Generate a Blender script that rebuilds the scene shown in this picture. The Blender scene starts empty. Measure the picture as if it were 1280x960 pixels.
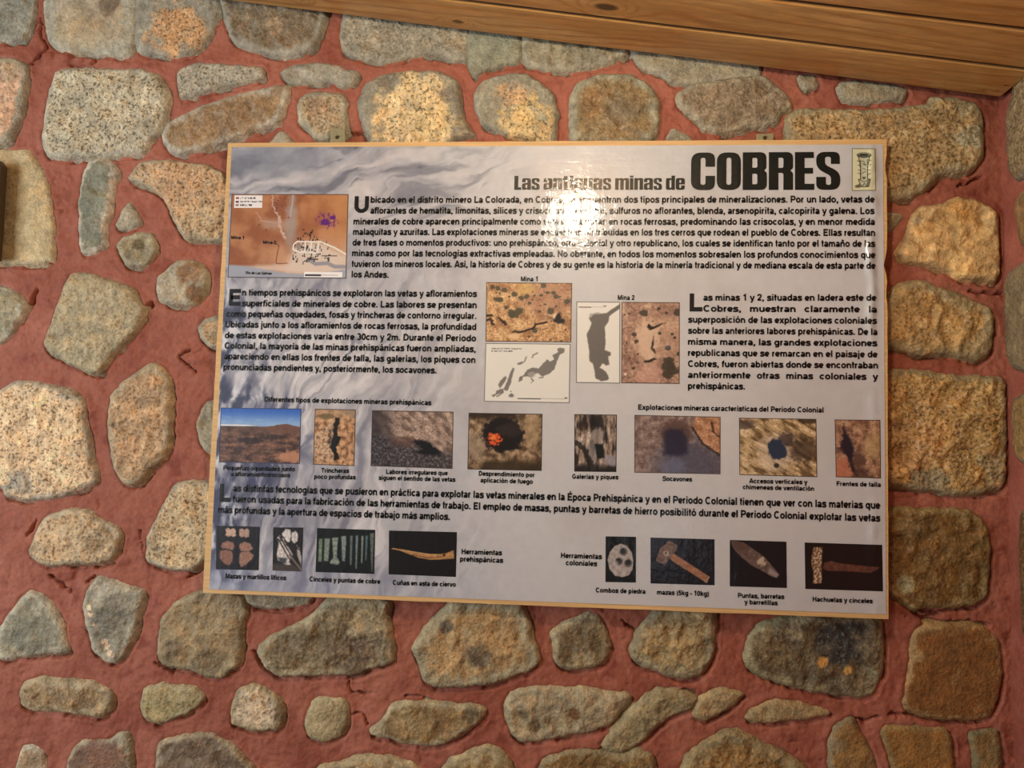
import bpy, bmesh, math, random
import numpy as np
from mathutils import Matrix

# ------------------------------------------------------------------ camera, light, exposure
scene = bpy.context.scene
COL = scene.collection
scene.view_settings.view_transform = 'Standard'
scene.view_settings.look = 'None'
scene.view_settings.gamma = 1.0
scene.view_settings.use_curve_mapping = False
scene.view_settings.exposure = 0.0

CAM = (0.05355067, -1.46635672, 1.48851786)
ROWS = [[0.99709, 0.07203, 0.02486], [0.01983, 0.0697, -0.99737], [-0.07357, 0.99496, 0.06807]]  # right, down, forward
cam_data = bpy.data.cameras.new('camera')
cam_data.sensor_width = 36.0
cam_data.lens = 950.0 / 1280.0 * 36.0
cam_data.clip_start = 0.02
cam = bpy.data.objects.new('camera', cam_data)
COL.objects.link(cam)
r_, d_, f_ = ROWS
cam.matrix_world = Matrix(((r_[0], -d_[0], -f_[0], CAM[0]), (r_[1], -d_[1], -f_[1], CAM[1]), (r_[2], -d_[2], -f_[2], CAM[2]), (0, 0, 0, 1)))
scene.camera = cam

world = bpy.data.worlds.new('world')
scene.world = world
world.use_nodes = True
bg = world.node_tree.nodes['Background']
bg.inputs[0].default_value = (1.0, 0.86, 0.72, 1)
bg.inputs[1].default_value = 0.15


def lamp(name, kind, loc, energy, color, size=0.1, target=None, size_y=None):
    l = bpy.data.lights.new(name, kind)
    l.energy = energy
    l.color = color
    if kind == 'AREA':
        l.size = size
        if size_y:
            l.shape = 'RECTANGLE'
            l.size_y = size_y
    else:
        l.shadow_soft_size = size
    o = bpy.data.objects.new(name, l)
    COL.objects.link(o)
    o.location = loc
    if target is not None:
        from mathutils import Vector
        o.rotation_euler = (Vector(target) - Vector(loc)).to_track_quat('-Z', 'Y').to_euler()
    return o


lamp('ceiling_bulb_light', 'POINT', (0.066, -0.82, 2.160), 16.0, (1.0, 0.85, 0.64), 0.052)
lamp('window_daylight', 'AREA', (-2.5, -1.75, 1.5), 51.0, (0.86, 0.93, 1.0), 1.3, (-0.7, 0, 1.6), 1.5)
lamp('doorway_daylight', 'AREA', (0.62, -3.2, 0.95), 0.55, (0.74, 0.84, 1.0), 0.3, (0.3, 0, 1.4), 0.5)

WALL_Y = 0.036      # mortar plane; the sign's front is at y = 0
CORNER_X = 0.882    # where the right wall meets this wall
CEIL_X, CEIL_Z, CEIL_SLOPE = -0.6983, 2.3844, -0.14327


def ceil_z(x):
    return CEIL_Z + (x - CEIL_X) * CEIL_SLOPE


# ------------------------------------------------------------------ traced layout
# stones: outline (mm along the wall, mm up), look, core colour, cement rim (mm), speckle, relief (mm), roughness, rim colour, patches
STONES = [
 ([(-1204,2434),(-1118,2432),(-1107,2370),(-1120,2334),(-1132,2315),(-1159,2313),(-1195,2313)],'glossy grey stone in the top corner',(112,112,102),6,0.35,10,1.3,(125,124,114),[]),
 ([(-1090,2432),(-1083,2352),(-1071,2307),(-1040,2289),(-996,2286),(-942,2281),(-906,2274),(-888,2280),(-882,2313),(-882,2348),(-886,2428)],'smooth grey cement-smeared stone',(142,130,110),30,0.12,9,0.5,(145,142,128),[(-1003,2328,58,(148,134,108),0.7),(-940,2385,27,(100,85,68),0.8)]),
 ([(-883,2428),(-880,2348),(-879,2309),(-871,2282),(-836,2282),(-809,2273),(-775,2275),(-749,2281),(-728,2307),(-708,2337),(-697,2372),(-702,2424)],'orange granular stone in a cement collar',(136,132,120),10,0.25,10,0.8,(134,131,120),[(-786,2329,66,(178,136,92),0.95)]),
 ([(-702,2414),(-674,2319),(-660,2301),(-624,2287),(-567,2274),(-533,2270),(-494,2285),(-482,2308),(-476,2328),(-458,2402),(-530,2407),(-600,2412)],'brown fibrous stone under the ceiling',(118,104,84),14,0.4,12,1.3,(140,137,126),[(-595,2309,28,(104,90,68),0.7),(-570,2330,24,(165,140,110),0.7)]),
 ([(-1201,2271),(-1138,2268),(-1116,2250),(-1119,2198),(-1119,2167),(-1128,2132),(-1143,2093),(-1160,2083),(-1187,2084)],'peach granite stone at the edge',(170,136,110),14,0.5,12,1.1,(128,122,108),[(-1154,2246,32,(150,136,112),0.6)]),
 ([(-1050,2241),(-993,2247),(-922,2242),(-860,2243),(-824,2230),(-803,2199),(-795,2177),(-802,2147),(-813,2109),(-833,2087),(-841,2066),(-893,2060),(-945,2058),(-980,2055),(-1024,2051),(-1051,2056),(-1068,2080),(-1070,2106),(-1064,2149),(-1066,2175),(-1057,2210)],'large pale speckled granite stone',(160,152,130),10,1.0,16,1.2,(150,146,132),[(-852,2113,52,(128,124,110),0.45),(-881,2148,66,(170,162,142),0.4)]),
 ([(-781,2238),(-747,2254),(-686,2252),(-643,2247),(-600,2245),(-594,2226),(-620,2217),(-684,2207),(-735,2190),(-769,2179),(-777,2199)],'thin pale speckled stone',(152,147,132),6,0.9,10,0.9,(142,138,124),[]),
 ([(-808,2106),(-789,2130),(-725,2161),(-660,2181),(-606,2194),(-569,2204),(-542,2204),(-542,2183),(-549,2146),(-557,2129),(-602,2114),(-656,2090),(-720,2070),(-762,2060),(-789,2067),(-802,2084)],'long slanting brown stone with pale rim',(136,112,82),14,0.35,14,1.2,(156,150,138),[(-722,2109,41,(146,120,88),0.8),(-638,2143,51,(128,104,76),0.8)]),
 ([(-559,2235),(-532,2248),(-464,2252),(-438,2247),(-421,2236),(-392,2236),(-403,2212),(-420,2202),(-437,2206),(-441,2215),(-522,2214),(-552,2223)],'small cracked pale grey stone',(152,148,136),8,0.2,9,1.0,(142,138,124),[]),
 ([(-519,2158),(-514,2175),(-495,2188),(-428,2187),(-418,2170),(-419,2136),(-412,2107),(-432,2094),(-474,2090),(-487,2107),(-514,2128)],'tan stone above the hanging tab',(160,140,110),12,0.8,10,1.1,(150,146,128),[(-477,2154,25,(160,128,100),0.6)]),
 ([(-583,2069),(-549,2112),(-513,2069),(-522,2044),(-569,2044)],'grey triangular stone tip',(150,146,134),5,0.1,6,0.5,(142,138,124),[]),
 ([(-427,2376),(-435,2285),(-388,2262),(-335,2256),(-272,2272),(-230,2272),(-188,2258),(-169,2256),(-166,2345),(-241,2364),(-342,2374)],'speckled grey stone along the ceiling',(142,136,120),10,0.6,9,1.0,(142,138,124),[]),
 ([(-163,2345),(-108,2338),(-59,2330),(-55,2254),(-98,2248),(-138,2230),(-151,2222),(-163,2247)],'smooth grey-green cement stone',(128,130,114),6,0.08,7,0.4,(130,131,116),[]),
 ([(-54,2330),(23,2319),(120,2304),(168,2293),(156,2263),(124,2249),(60,2236),(8,2235),(-32,2246),(-52,2254)],'fibrous grey stone under the planks',(132,126,106),12,0.3,8,1.3,(146,142,126),[]),
 ([(-389,2170),(-378,2204),(-345,2223),(-287,2232),(-229,2232),(-191,2215),(-182,2189),(-177,2143),(-159,2110),(-151,2099),(-187,2089),(-203,2076),(-223,2052),(-347,2052),(-365,2090),(-383,2128)],'pale yellow granite stone in grey cement',(136,132,118),6,0.25,16,1.0,(138,134,121),[(-269,2182,62,(206,184,140),1.0),(-292,2127,70,(206,182,138),1.0),(-226,2127,54,(198,176,130),1.0),(-244,2190,37,(208,186,142),1.0),(-328,2212,21,(110,106,96),0.6),(-202,2177,19,(112,108,98),0.7)]),
 ([(-148,2181),(-134,2208),(-97,2220),(-73,2224),(-48,2224),(-20,2209),(10,2180),(18,2150),(17,2109),(15,2077),(-9,2077),(-45,2096),(-78,2101),(-102,2109),(-127,2118),(-144,2151)],'round stone with yellow granite heart',(138,136,122),6,0.2,13,1.0,(136,135,122),[(-46,2126,52,(200,174,120),1.0),(-71,2179,33,(186,152,112),0.9),(-13,2109,29,(186,160,110),0.8)]),
 ([(46,2175),(61,2204),(109,2222),(169,2219),(201,2202),(221,2173),(224,2132),(216,2087),(187,2075),(132,2071),(52,2067),(49,2125)],'brown stone with pale green cement rim',(132,112,78),20,0.4,14,1.1,(140,138,120),[(98,2158,36,(136,104,66),0.7),(146,2141,44,(110,98,78),0.7),(171,2100,24,(128,112,84),0.6)]),
 ([(239,2071),(248,2108),(261,2107),(289,2087),(295,2067),(289,2050),(240,2051)],'small grey-green triangular stone',(128,126,112),6,0.3,7,0.8,(142,138,124),[]),
 ([(162,2290),(216,2289),(287,2278),(421,2253),(421,2217),(327,2205),(288,2202),(249,2206),(225,2228),(185,2240)],'smooth grey cement stone along the planks',(142,136,118),8,0.15,8,0.6,(142,138,124),[]),
 ([(257,2176),(288,2199),(366,2210),(429,2216),(449,2196),(475,2176),(484,2155),(460,2139),(455,2119),(406,2112),(344,2101),(312,2106),(293,2132),(265,2155)],'grey-brown stone with a white edge',(128,114,94),12,0.45,13,1.2,(148,142,124),[(367,2156,56,(126,112,92),0.7)]),
 ([(498,2216),(529,2215),(534,2199),(510,2189)],'tiny grey stone under the planks',(140,128,108),5,0.2,6,0.6,(142,138,124),[]),
 ([(572,2195),(602,2203),(651,2198),(704,2189),(700,2171),(666,2166),(609,2164),(580,2170)],'flat grey cement stone below the planks',(146,138,116),8,0.15,8,0.6,(142,138,124),[]),
 ([(472,2102),(475,2127),(494,2145),(552,2146),(628,2142),(704,2149),(741,2153),(753,2169),(798,2165),(838,2152),(845,2120),(846,2053),(833,2037),(814,2022),(766,2016),(739,1990),(713,1970),(664,1966),(642,2002),(642,2042),(552,2046),(475,2050)],'huge tan granite stone at the corner',(158,132,88),14,0.9,16,1.2,(146,136,108),[(809,2145,22,(152,138,104),0.9),(826,2085,33,(134,128,104),0.9)]),
 ([(652,1935),(675,1938),(692,1933),(682,1918),(673,1906),(656,1906)],'small stone poking out from behind the board',(136,122,96),6,0.3,9,1.0,(142,138,124),[]),
 ([(682,1859),(696,1884),(705,1908),(713,1933),(731,1950),(750,1951),(769,1955),(790,1965),(804,1970),(813,1965),(829,1963),(852,1950),(869,1936),(870,1904),(869,1807),(826,1811),(799,1814),(767,1828),(735,1839),(698,1842)],'glowing orange stone with waxy facets',(186,154,104),10,0.12,18,1.5,(164,136,96),[(749,1865,37,(188,154,104),0.7),(796,1938,37,(176,136,80),0.7),(795,1833,28,(206,170,112),0.9),(717,1923,12,(140,124,100),0.8)]),
 ([(651,1764),(672,1784),(698,1802),(732,1804),(770,1791),(808,1774),(852,1754),(859,1740),(856,1700),(848,1666),(828,1655),(793,1662),(752,1670),(719,1663),(691,1670),(669,1678),(650,1678)],'layered tan stone beside the board',(158,126,76),24,0.7,15,1.4,(140,124,92),[(753,1713,55,(166,132,80),0.7)]),
 ([(641,1627),(672,1630),(723,1632),(779,1622),(833,1622),(878,1621),(878,1543),(876,1468),(874,1417),(829,1403),(789,1398),(748,1405),(695,1409),(667,1417),(639,1419)],'big rough tan granite block',(156,124,72),12,0.9,15,1.5,(132,120,90),[(719,1485,73,(160,122,76),0.6),(856,1458,36,(138,124,90),0.8),(733,1416,44,(126,116,90),0.9)]),
 ([(650,1367),(721,1370),(802,1370),(829,1356),(842,1332),(844,1293),(842,1255),(835,1211),(816,1199),(773,1192),(724,1190),(705,1181),(676,1204),(649,1225)],'dark olive brown block with pale smear',(100,74,34),12,0.35,13,1.2,(120,104,68),[(690,1227,20,(140,136,108),1.0),(691,1338,25,(118,102,70),0.7)]),
 ([(709,1136),(726,1153),(765,1159),(836,1156),(857,1132),(861,1099),(859,1049),(848,1013),(834,991),(791,988),(727,991),(688,1005),(692,1041),(702,1092)],'smooth ochre brown block',(106,72,36),10,0.06,9,0.35,(128,104,68),[(711,1100,14,(130,112,78),0.8)]),
 ([(551,926),(566,966),(595,981),(608,954),(630,916),(639,866),(555,861)],'grey-edged ochre stone',(120,92,50),8,0.25,9,0.9,(112,100,74),[(566,930,18,(104,96,76),0.7)]),
 ([(647,956),(656,966),(709,967),(763,968),(771,941),(775,874),(673,868),(656,935)],'smooth ochre stone at the bottom',(122,90,46),8,0.08,8,0.4,(116,98,62),[]),
 ([(806,961),(830,971),(856,967),(860,878),(818,876)],'ochre and grey stone in the bottom corner',(112,92,56),10,0.15,8,0.7,(104,96,70),[]),
 ([(397,1078),(405,1116),(424,1142),(468,1157),(571,1176),(646,1167),(650,1126),(648,1068),(639,1039),(625,1023),(584,1021),(526,1027),(483,1034),(439,1046),(409,1060)],'black streaked stone with pale rim',(84,74,54),14,0.4,12,1.1,(124,118,92),[(570,1116,50,(46,44,42),1.0),(446,1095,35,(96,82,54),0.8),(538,1080,13,(176,134,66),1.0),(587,1068,12,(168,130,66),1.0),(487,1134,18,(132,122,100),0.8),(613,1052,23,(122,118,94),0.8)]),
 ([(401,971),(434,998),(456,1006),(490,1002),(526,992),(557,987),(512,976),(439,965),(417,965)],'grey sliver stone',(128,112,80),5,0.15,10,0.8,(132,116,84),[]),
 ([(183,1087),(192,1118),(218,1145),(229,1172),(342,1176),(341,1128),(337,1083),(320,1053),(294,1039),(268,1039),(238,1049),(208,1059),(189,1069)],'rounded grey-tan stone below the board',(136,120,84),20,0.45,15,1.5,(130,122,98),[(260,1109,41,(138,116,78),0.7)]),
 ([(130,908),(164,945),(187,972),(212,1000),(239,1016),(261,1016),(291,1010),(309,1001),(300,984),(269,972),(244,958),(220,934),(207,918),(173,898),(143,896)],'crooked grey-green stone',(122,112,82),10,0.3,12,1.3,(128,118,90),[]),
 ([(309,987),(315,1004),(358,1021),(395,1015),(380,997),(343,973),(321,963),(303,969)],'pale wedge stone',(134,118,86),8,0.2,10,0.9,(136,122,90),[]),
 ([(15,867),(45,885),(97,894),(131,893),(173,889),(203,900),(228,889),(236,836),(8,823)],'brown and grey stone at the bottom edge',(106,84,46),12,0.35,10,1.1,(120,110,84),[]),
 ([(281,871),(292,897),(321,917),(365,943),(391,943),(435,923),(472,911),(508,887),(519,859),(278,846)],'broad brown granular stone',(124,96,52),22,0.6,14,1.3,(120,108,78),[]),
 ([(-239,1072),(-205,1123),(-178,1147),(-167,1167),(-31,1172),(-14,1131),(-10,1105),(4,1076),(7,1053),(-12,1039),(-50,1024),(-89,1011),(-127,1004),(-189,1001),(-213,1009),(-226,1042)],'large tan stone with dark smudges',(146,122,84),24,0.35,16,1.1,(136,128,104),[(-173,1113,18,(78,70,58),0.85),(-106,1063,29,(82,72,56),0.85),(-161,1079,27,(156,128,86),0.7),(-68,1110,43,(144,116,78),0.6)]),
 ([(30,1111),(55,1130),(100,1151),(120,1148),(135,1123),(142,1085),(132,1063),(114,1051),(83,1047),(49,1048),(39,1062),(36,1092)],'small hollowed grey stone',(104,92,68),12,0.3,13,1.2,(138,128,102),[(94,1065,27,(134,122,94),0.9),(86,1105,31,(96,84,62),0.9)]),
 ([(-55,975),(-42,995),(4,1006),(57,1007),(95,1012),(133,1003),(186,1002),(171,979),(146,948),(116,932),(59,922),(6,909),(-24,906),(-40,920),(-54,949)],'pale grey stone with brown spots',(136,126,102),8,0.2,12,1.2,(136,128,104),[(-18,958,14,(72,58,34),0.8),(0,937,14,(84,68,40),0.7),(28,946,11,(84,70,44),0.6),(79,963,12,(98,66,36),0.9)]),
 ([(-320,905),(-289,933),(-274,961),(-235,969),(-165,967),(-115,966),(-95,964),(-99,943),(-122,924),(-160,900),(-191,890),(-237,889),(-288,900)],'tapered brown and grey stone',(122,102,66),10,0.35,13,1.1,(138,130,106),[(-179,931,28,(106,82,52),0.7),(-121,949,19,(74,62,42),0.7),(-304,910,25,(140,132,108),0.8)]),
 ([(-171,846),(-158,862),(-112,883),(-85,893),(-62,885),(-46,868),(-34,828),(-172,820)],'tan stone cut by the bottom edge',(126,104,66),18,0.3,11,1.0,(132,122,94),[]),
 ([(-423,830),(-372,846),(-330,862),(-271,859),(-220,847),(-211,818),(-422,806)],'rough pale stone at the bottom',(134,114,82),14,0.5,10,1.3,(134,122,96),[]),
 ([(-550,1055),(-527,1079),(-479,1100),(-440,1125),(-417,1153),(-402,1165),(-290,1166),(-289,1112),(-277,1063),(-277,1044),(-316,1031),(-356,1015),(-387,1016),(-451,1009),(-507,1006),(-528,1021)],'large dark grey-brown stone under the board',(104,92,68),16,0.45,16,1.5,(134,126,104),[(-349,1060,56,(84,70,54),0.8),(-336,1118,40,(136,124,96),0.8),(-454,1067,44,(98,84,58),0.7)]),
 ([(-596,918),(-594,956),(-579,980),(-547,985),(-514,968),(-493,954),(-495,923),(-502,903),(-538,898),(-591,907)],'bright fibrous stone',(166,150,126),14,0.7,12,1.8,(128,118,94),[(-541,943,36,(176,158,134),0.6)]),
 ([(-447,918),(-440,941),(-433,956),(-417,967),(-370,969),(-365,945),(-366,918),(-378,895),(-414,884),(-438,892)],'small round grey stone',(134,122,92),8,0.3,12,0.8,(132,124,98),[]),
 ([(-752,1081),(-750,1104),(-723,1137),(-670,1162),(-609,1169),(-583,1150),(-574,1127),(-585,1103),(-583,1057),(-589,1022),(-620,997),(-641,996),(-682,1010),(-711,1012),(-745,1019),(-754,1042)],'smooth olive brown stone at the board corner',(124,108,80),10,0.2,14,1.1,(126,118,96),[(-721,1043,25,(100,88,70),0.7),(-646,1023,37,(96,84,64),0.7),(-607,1134,20,(116,108,92),0.6)]),
 ([(-916,1125),(-908,1157),(-888,1182),(-854,1175),(-820,1164),(-790,1158),(-797,1126),(-806,1078),(-821,1039),(-836,1018),(-861,1017),(-887,1036),(-902,1074)],'grey stone with a glittering vein',(112,108,94),12,0.2,13,1.0,(138,134,120),[(-850,1108,31,(98,94,82),0.9),(-898,1122,7,(206,174,146),0.9),(-894,1110,7,(206,174,146),0.9),(-887,1091,4,(190,166,140),0.8),(-865,1056,6,(200,172,146),0.8),(-859,1047,6,(200,172,146),0.8),(-851,1033,7,(204,176,150),0.8),(-843,1032,5,(204,176,150),0.8),(-878,1154,25,(142,136,122),0.8)]),
 ([(-1093,1066),(-1085,1082),(-1070,1103),(-1050,1132),(-1030,1148),(-1004,1141),(-973,1115),(-958,1088),(-952,1056),(-942,1033),(-996,1027),(-1055,1016),(-1076,1011),(-1089,1015)],'grey domed stone',(112,108,92),14,0.15,13,0.9,(142,138,122),[(-1028,1057,38,(96,96,84),0.8)]),
 ([(-1036,1232),(-1018,1277),(-1007,1298),(-957,1316),(-914,1313),(-878,1290),(-848,1279),(-847,1255),(-857,1223),(-890,1211),(-949,1207),(-991,1202),(-1018,1209),(-1033,1220)],'rounded tan granite stone',(160,136,104),10,0.8,15,1.2,(140,130,110),[(-885,1254,30,(104,86,58),0.6)]),
 ([(-788,1221),(-788,1266),(-773,1301),(-755,1339),(-737,1371),(-699,1382),(-662,1377),(-623,1354),(-617,1251),(-665,1226),(-689,1207),(-730,1201),(-764,1211)],'tall tan granite stone behind the board edge',(162,142,110),8,0.9,15,1.2,(136,130,114),[]),
 ([(-1147,1552),(-1121,1557),(-1100,1572),(-1057,1575),(-1013,1567),(-969,1558),(-944,1544),(-937,1507),(-926,1458),(-916,1414),(-906,1390),(-907,1374),(-942,1356),(-984,1343),(-1052,1333),(-1096,1340),(-1106,1360),(-1133,1367)],'huge pale beige granite stone',(184,158,124),10,0.95,17,1.2,(142,134,120),[(-977,1552,22,(140,134,120),0.8),(-1063,1365,30,(130,124,112),0.8)]),
 ([(-797,1621),(-775,1605),(-761,1585),(-754,1540),(-754,1495),(-753,1455),(-768,1422),(-796,1397),(-816,1374),(-841,1371),(-859,1391),(-874,1427),(-882,1476),(-887,1521),(-878,1558),(-854,1583),(-822,1604)],'tall oval tan granite stone',(156,126,92),14,0.7,16,1.4,(142,130,108),[(-833,1445,30,(180,142,104),0.6),(-801,1551,30,(128,102,74),0.5)]),
 ([(-1034,1658),(-1018,1705),(-1008,1747),(-1000,1777),(-986,1803),(-946,1803),(-893,1787),(-854,1774),(-839,1754),(-824,1724),(-832,1699),(-859,1665),(-892,1632),(-907,1598),(-933,1598),(-982,1619),(-1027,1643)],'big square grey-beige stone',(144,132,104),8,0.5,17,1.0,(138,130,108),[(-990,1680,24,(122,114,96),0.5)]),
 ([(-1164,1779),(-1123,1771),(-1096,1754),(-1086,1742),(-1093,1712),(-1112,1678),(-1128,1661),(-1154,1648)],'grey-green stone at the edge',(124,118,96),10,0.4,14,1.1,(142,138,124),[]),
 ([(-798,1791),(-791,1804),(-762,1829),(-741,1833),(-706,1825),(-695,1809),(-695,1775),(-707,1755),(-723,1740),(-766,1743),(-792,1749),(-799,1770)],'pale stone with a brown half',(148,140,122),8,0.3,13,1.0,(150,144,126),[(-727,1804,30,(126,98,68),1.0),(-716,1767,21,(120,94,66),1.0)]),
 ([(-706,1693),(-692,1709),(-671,1718),(-624,1714),(-622,1657),(-672,1656),(-698,1672)],'small tan stone beside the board',(150,124,90),8,0.7,11,1.0,(142,138,124),[]),
 ([(-698,1497),(-690,1525),(-678,1542),(-628,1543),(-623,1438),(-673,1441),(-691,1464)],'grey stone half behind the board',(128,120,100),8,0.3,11,1.0,(142,138,124),[]),
 ([(-891,1866),(-873,1883),(-822,1892),(-810,1875),(-807,1858),(-822,1828),(-839,1820),(-869,1826),(-879,1841)],'small grey stone with dark gash',(126,118,92),10,0.25,12,1.0,(142,136,116),[(-841,1862,13,(70,62,40),0.8),(-862,1845,10,(84,74,50),0.6)]),
 ([(-896,1903),(-885,1942),(-869,1956),(-857,1934),(-845,1917),(-866,1906)],'tiny pale triangular stone',(148,140,122),6,0.3,8,0.8,(142,138,124),[]),
 ([(-971,2024),(-962,2045),(-936,2048),(-909,2036),(-899,2022),(-907,2007),(-909,1981),(-912,1947),(-922,1916),(-922,1888),(-917,1862),(-949,1849),(-966,1848),(-973,1874),(-977,1925),(-981,1959),(-975,2002)],'tall grey stone with slate streak',(106,108,94),10,0.2,12,0.9,(156,150,138),[]),
 ([(-874,2010),(-848,2041),(-796,2046),(-735,2036),(-697,2032),(-670,2014),(-643,1985),(-638,1876),(-684,1874),(-744,1880),(-762,1905),(-782,1947),(-801,1976),(-836,1993),(-863,2000)],'orange-flecked granite stone by the board corner',(170,140,106),10,0.95,16,1.2,(150,140,120),[(-758,1985,69,(182,142,104),0.6),(-711,1909,51,(160,146,118),0.5)]),
 ([(-1186,2066),(-1105,2069),(-1090,2050),(-1070,2024),(-1058,2002),(-1046,1959),(-1039,1916),(-1031,1873),(-1032,1836),(-1053,1827),(-1097,1825),(-1123,1829),(-1168,1828)],'smooth beige block at the left edge',(158,142,108),5,0.05,9,0.35,(160,150,124),[]),
 ([(-1038,945),(-1029,966),(-998,976),(-957,974),(-887,973),(-855,960),(-842,946),(-846,920),(-870,907),(-908,913),(-962,915),(-1009,914),(-1032,923)],'long rough brown stone',(122,102,74),12,0.5,13,1.7,(136,124,100),[(-996,947,22,(116,96,64),0.6),(-860,933,16,(142,122,86),0.6)]),
 ([(-783,938),(-775,969),(-739,975),(-676,975),(-652,956),(-674,934),(-714,912),(-749,902),(-771,909)],'greenish tan stone',(132,120,84),8,0.4,12,1.0,(136,128,102),[]),
 ([(-931,769),(-925,828),(-905,855),(-881,861),(-843,862),(-822,878),(-807,878),(-801,853),(-796,777)],'grey stone with reddish centre',(104,80,64),9,0.2,10,0.6,(130,124,106),[(-858,835,33,(104,76,62),0.9),(-818,868,15,(132,126,108),0.9)]),
 ([(-1039,779),(-1026,837),(-1003,843),(-982,828),(-976,782)],'small rough stone at the bottom edge',(128,108,84),8,0.4,9,1.2,(142,138,124),[]),
 ([(-744,780),(-743,858),(-726,871),(-681,881),(-671,883),(-639,886),(-597,869),(-572,847),(-550,826),(-540,792)],'dark grey-brown stone at the bottom edge',(92,78,62),9,0.25,12,1.0,(128,118,98),[]),
 ([(-585,1169),(-445,1168),(-454,1146),(-514,1139),(-571,1140)],'thin grey stone below the board edge',(120,112,94),6,0.2,7,0.6,(142,138,124),[]),
]
CRACKS = [([(-1093,2362),(-1092,2322),(-1077,2295),(-1100,2273),(-1117,2255)],4),([(-1114,2344),(-1095,2357)],5),([(-966,2285),(-970,2267),(-982,2256),(-1027,2257)],5),([(709,1178),(745,1179),(781,1186),(828,1188)],4),([(723,1164),(759,1160),(806,1162),(840,1160)],7),([(669,1209),(698,1192),(723,1165)],5),([(723,1167),(756,1176)],5),([(664,989),(689,990),(710,988),(775,986),(832,982)],5),([(591,980),(620,976),(646,983)],3),([(684,1989),(767,2013)],2),([(-402,2100),(-379,2102),(-367,2083)],5),([(-1065,1769),(-1075,1731),(-1100,1705)],8),([(-834,1717),(-810,1743)],9),([(-993,1180),(-975,1169),(-948,1150)],4),([(-915,1171),(-899,1183)],4),([(-762,1015),(-737,1012),(-720,997)],4),([(-830,1027),(-819,1059),(-804,1084)],4),([(-558,1048),(-545,1025),(-528,1014)],6),([(-366,998),(-357,980),(-317,978)],3),([(-355,938),(-331,939),(-323,920)],3),([(-250,977),(-226,980),(-194,969)],3),([(83,889),(139,898),(173,894)],3),([(251,1013),(304,1012),(308,997)],5),([(430,1047),(456,1034),(511,1027)],3),([(819,1788),(836,1782),(863,1785),(902,1781)],5),([(-1046,1259),(-1036,1275),(-1029,1292)],4),([(-744,1635),(-723,1648)],4),([(-708,1603),(-743,1631)],3),([(-808,1279),(-796,1231)],2),([(-702,1187),(-677,1204)],4),([(802,1995),(825,2003),(847,2015)],4),([(166,1140),(197,1119)],3)]
BUMPS = [(-1037,2273,22,9),(-1073,2277,16,7),(-1001,2272,16,8),(-1023,1936,9,6),(-963,1187,28,6),(341,2081,6,5),(-1042,1961,22,4),(846,1042,22,5)]
FRAME_CORNERS = [(-6475, 20698), (6522, 20724), (6480, 11704), (-6522, 11668)]
SHEET_CORNERS = [(-6390, 20608), (6449, 20621), (6432, 11793), (-6386, 11746)]
TABS = [[(-4410, 21064), (-4107, 21053), (-4078, 20659), (-4399, 20660)], [(4119, 20905), (4448, 20919), (4448, 20647), (4120, 20649)]]
PHOTOS = {
 'map': [(-6339, 19630), (-3925, 19634), (-3904, 17920), (-6334, 17921)],
 'mina_a': [(-1102, 17876), (573, 17878), (580, 16718), (-1086, 16707)],
 'plan_a': [(-1085, 16676), (565, 16687), (572, 15540), (-1085, 15535)],
 'plan_b': [(666, 17517), (1508, 17518), (1529, 15937), (687, 15936)],
 'mina_b': [(1536, 17520), (2644, 17522), (2656, 15952), (1552, 15946)],
 'hill': [(-6340, 15302), (-4701, 15318), (-4684, 14230), (-6322, 14217)],
 'trench': [(-4426, 15321), (-3607, 15324), (-3595, 14221), (-4419, 14228)],
 'vein': [(-3281, 15318), (-1674, 15326), (-1661, 14221), (-3270, 14230)],
 'fire': [(-1376, 15311), (53, 15322), (62, 14231), (-1369, 14220)],
 'gallery': [(668, 15331), (1477, 15339), (1485, 14248), (686, 14235)],
 'tunnel': [(1811, 15343), (3427, 15344), (3432, 14261), (1823, 14246)],
 'shaft': [(3770, 15332), (5193, 15344), (5208, 14259), (3782, 14258)],
 'face': [(5529, 15341), (6357, 15352), (6359, 14267), (5545, 14269)],
 'mauls': [(-6305, 12979), (-5431, 12987), (-5410, 12147), (-6270, 12136)],
 'hafted': [(-5157, 12986), (-4558, 13000), (-4551, 12154), (-5134, 12153)],
 'chisels': [(-4281, 13000), (-3132, 13003), (-3120, 12164), (-4278, 12157)],
 'antler': [(-2861, 13001), (-1536, 13015), (-1532, 12166), (-2838, 12167)],
 'pierced': [(1302, 13032), (1873, 13041), (1880, 12192), (1311, 12180)],
 'hammer': [(2142, 13038), (3330, 13046), (3336, 12199), (2153, 12187)],
 'point': [(3611, 13044), (4646, 13047), (4655, 12199), (3615, 12189)],
 'axe': [(4976, 13045), (6373, 13049), (6379, 12205), (4988, 12195)],
 'crest': [(5869, 20547), (6309, 20539), (6313, 19717), (5864, 19711)],
}
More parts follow.
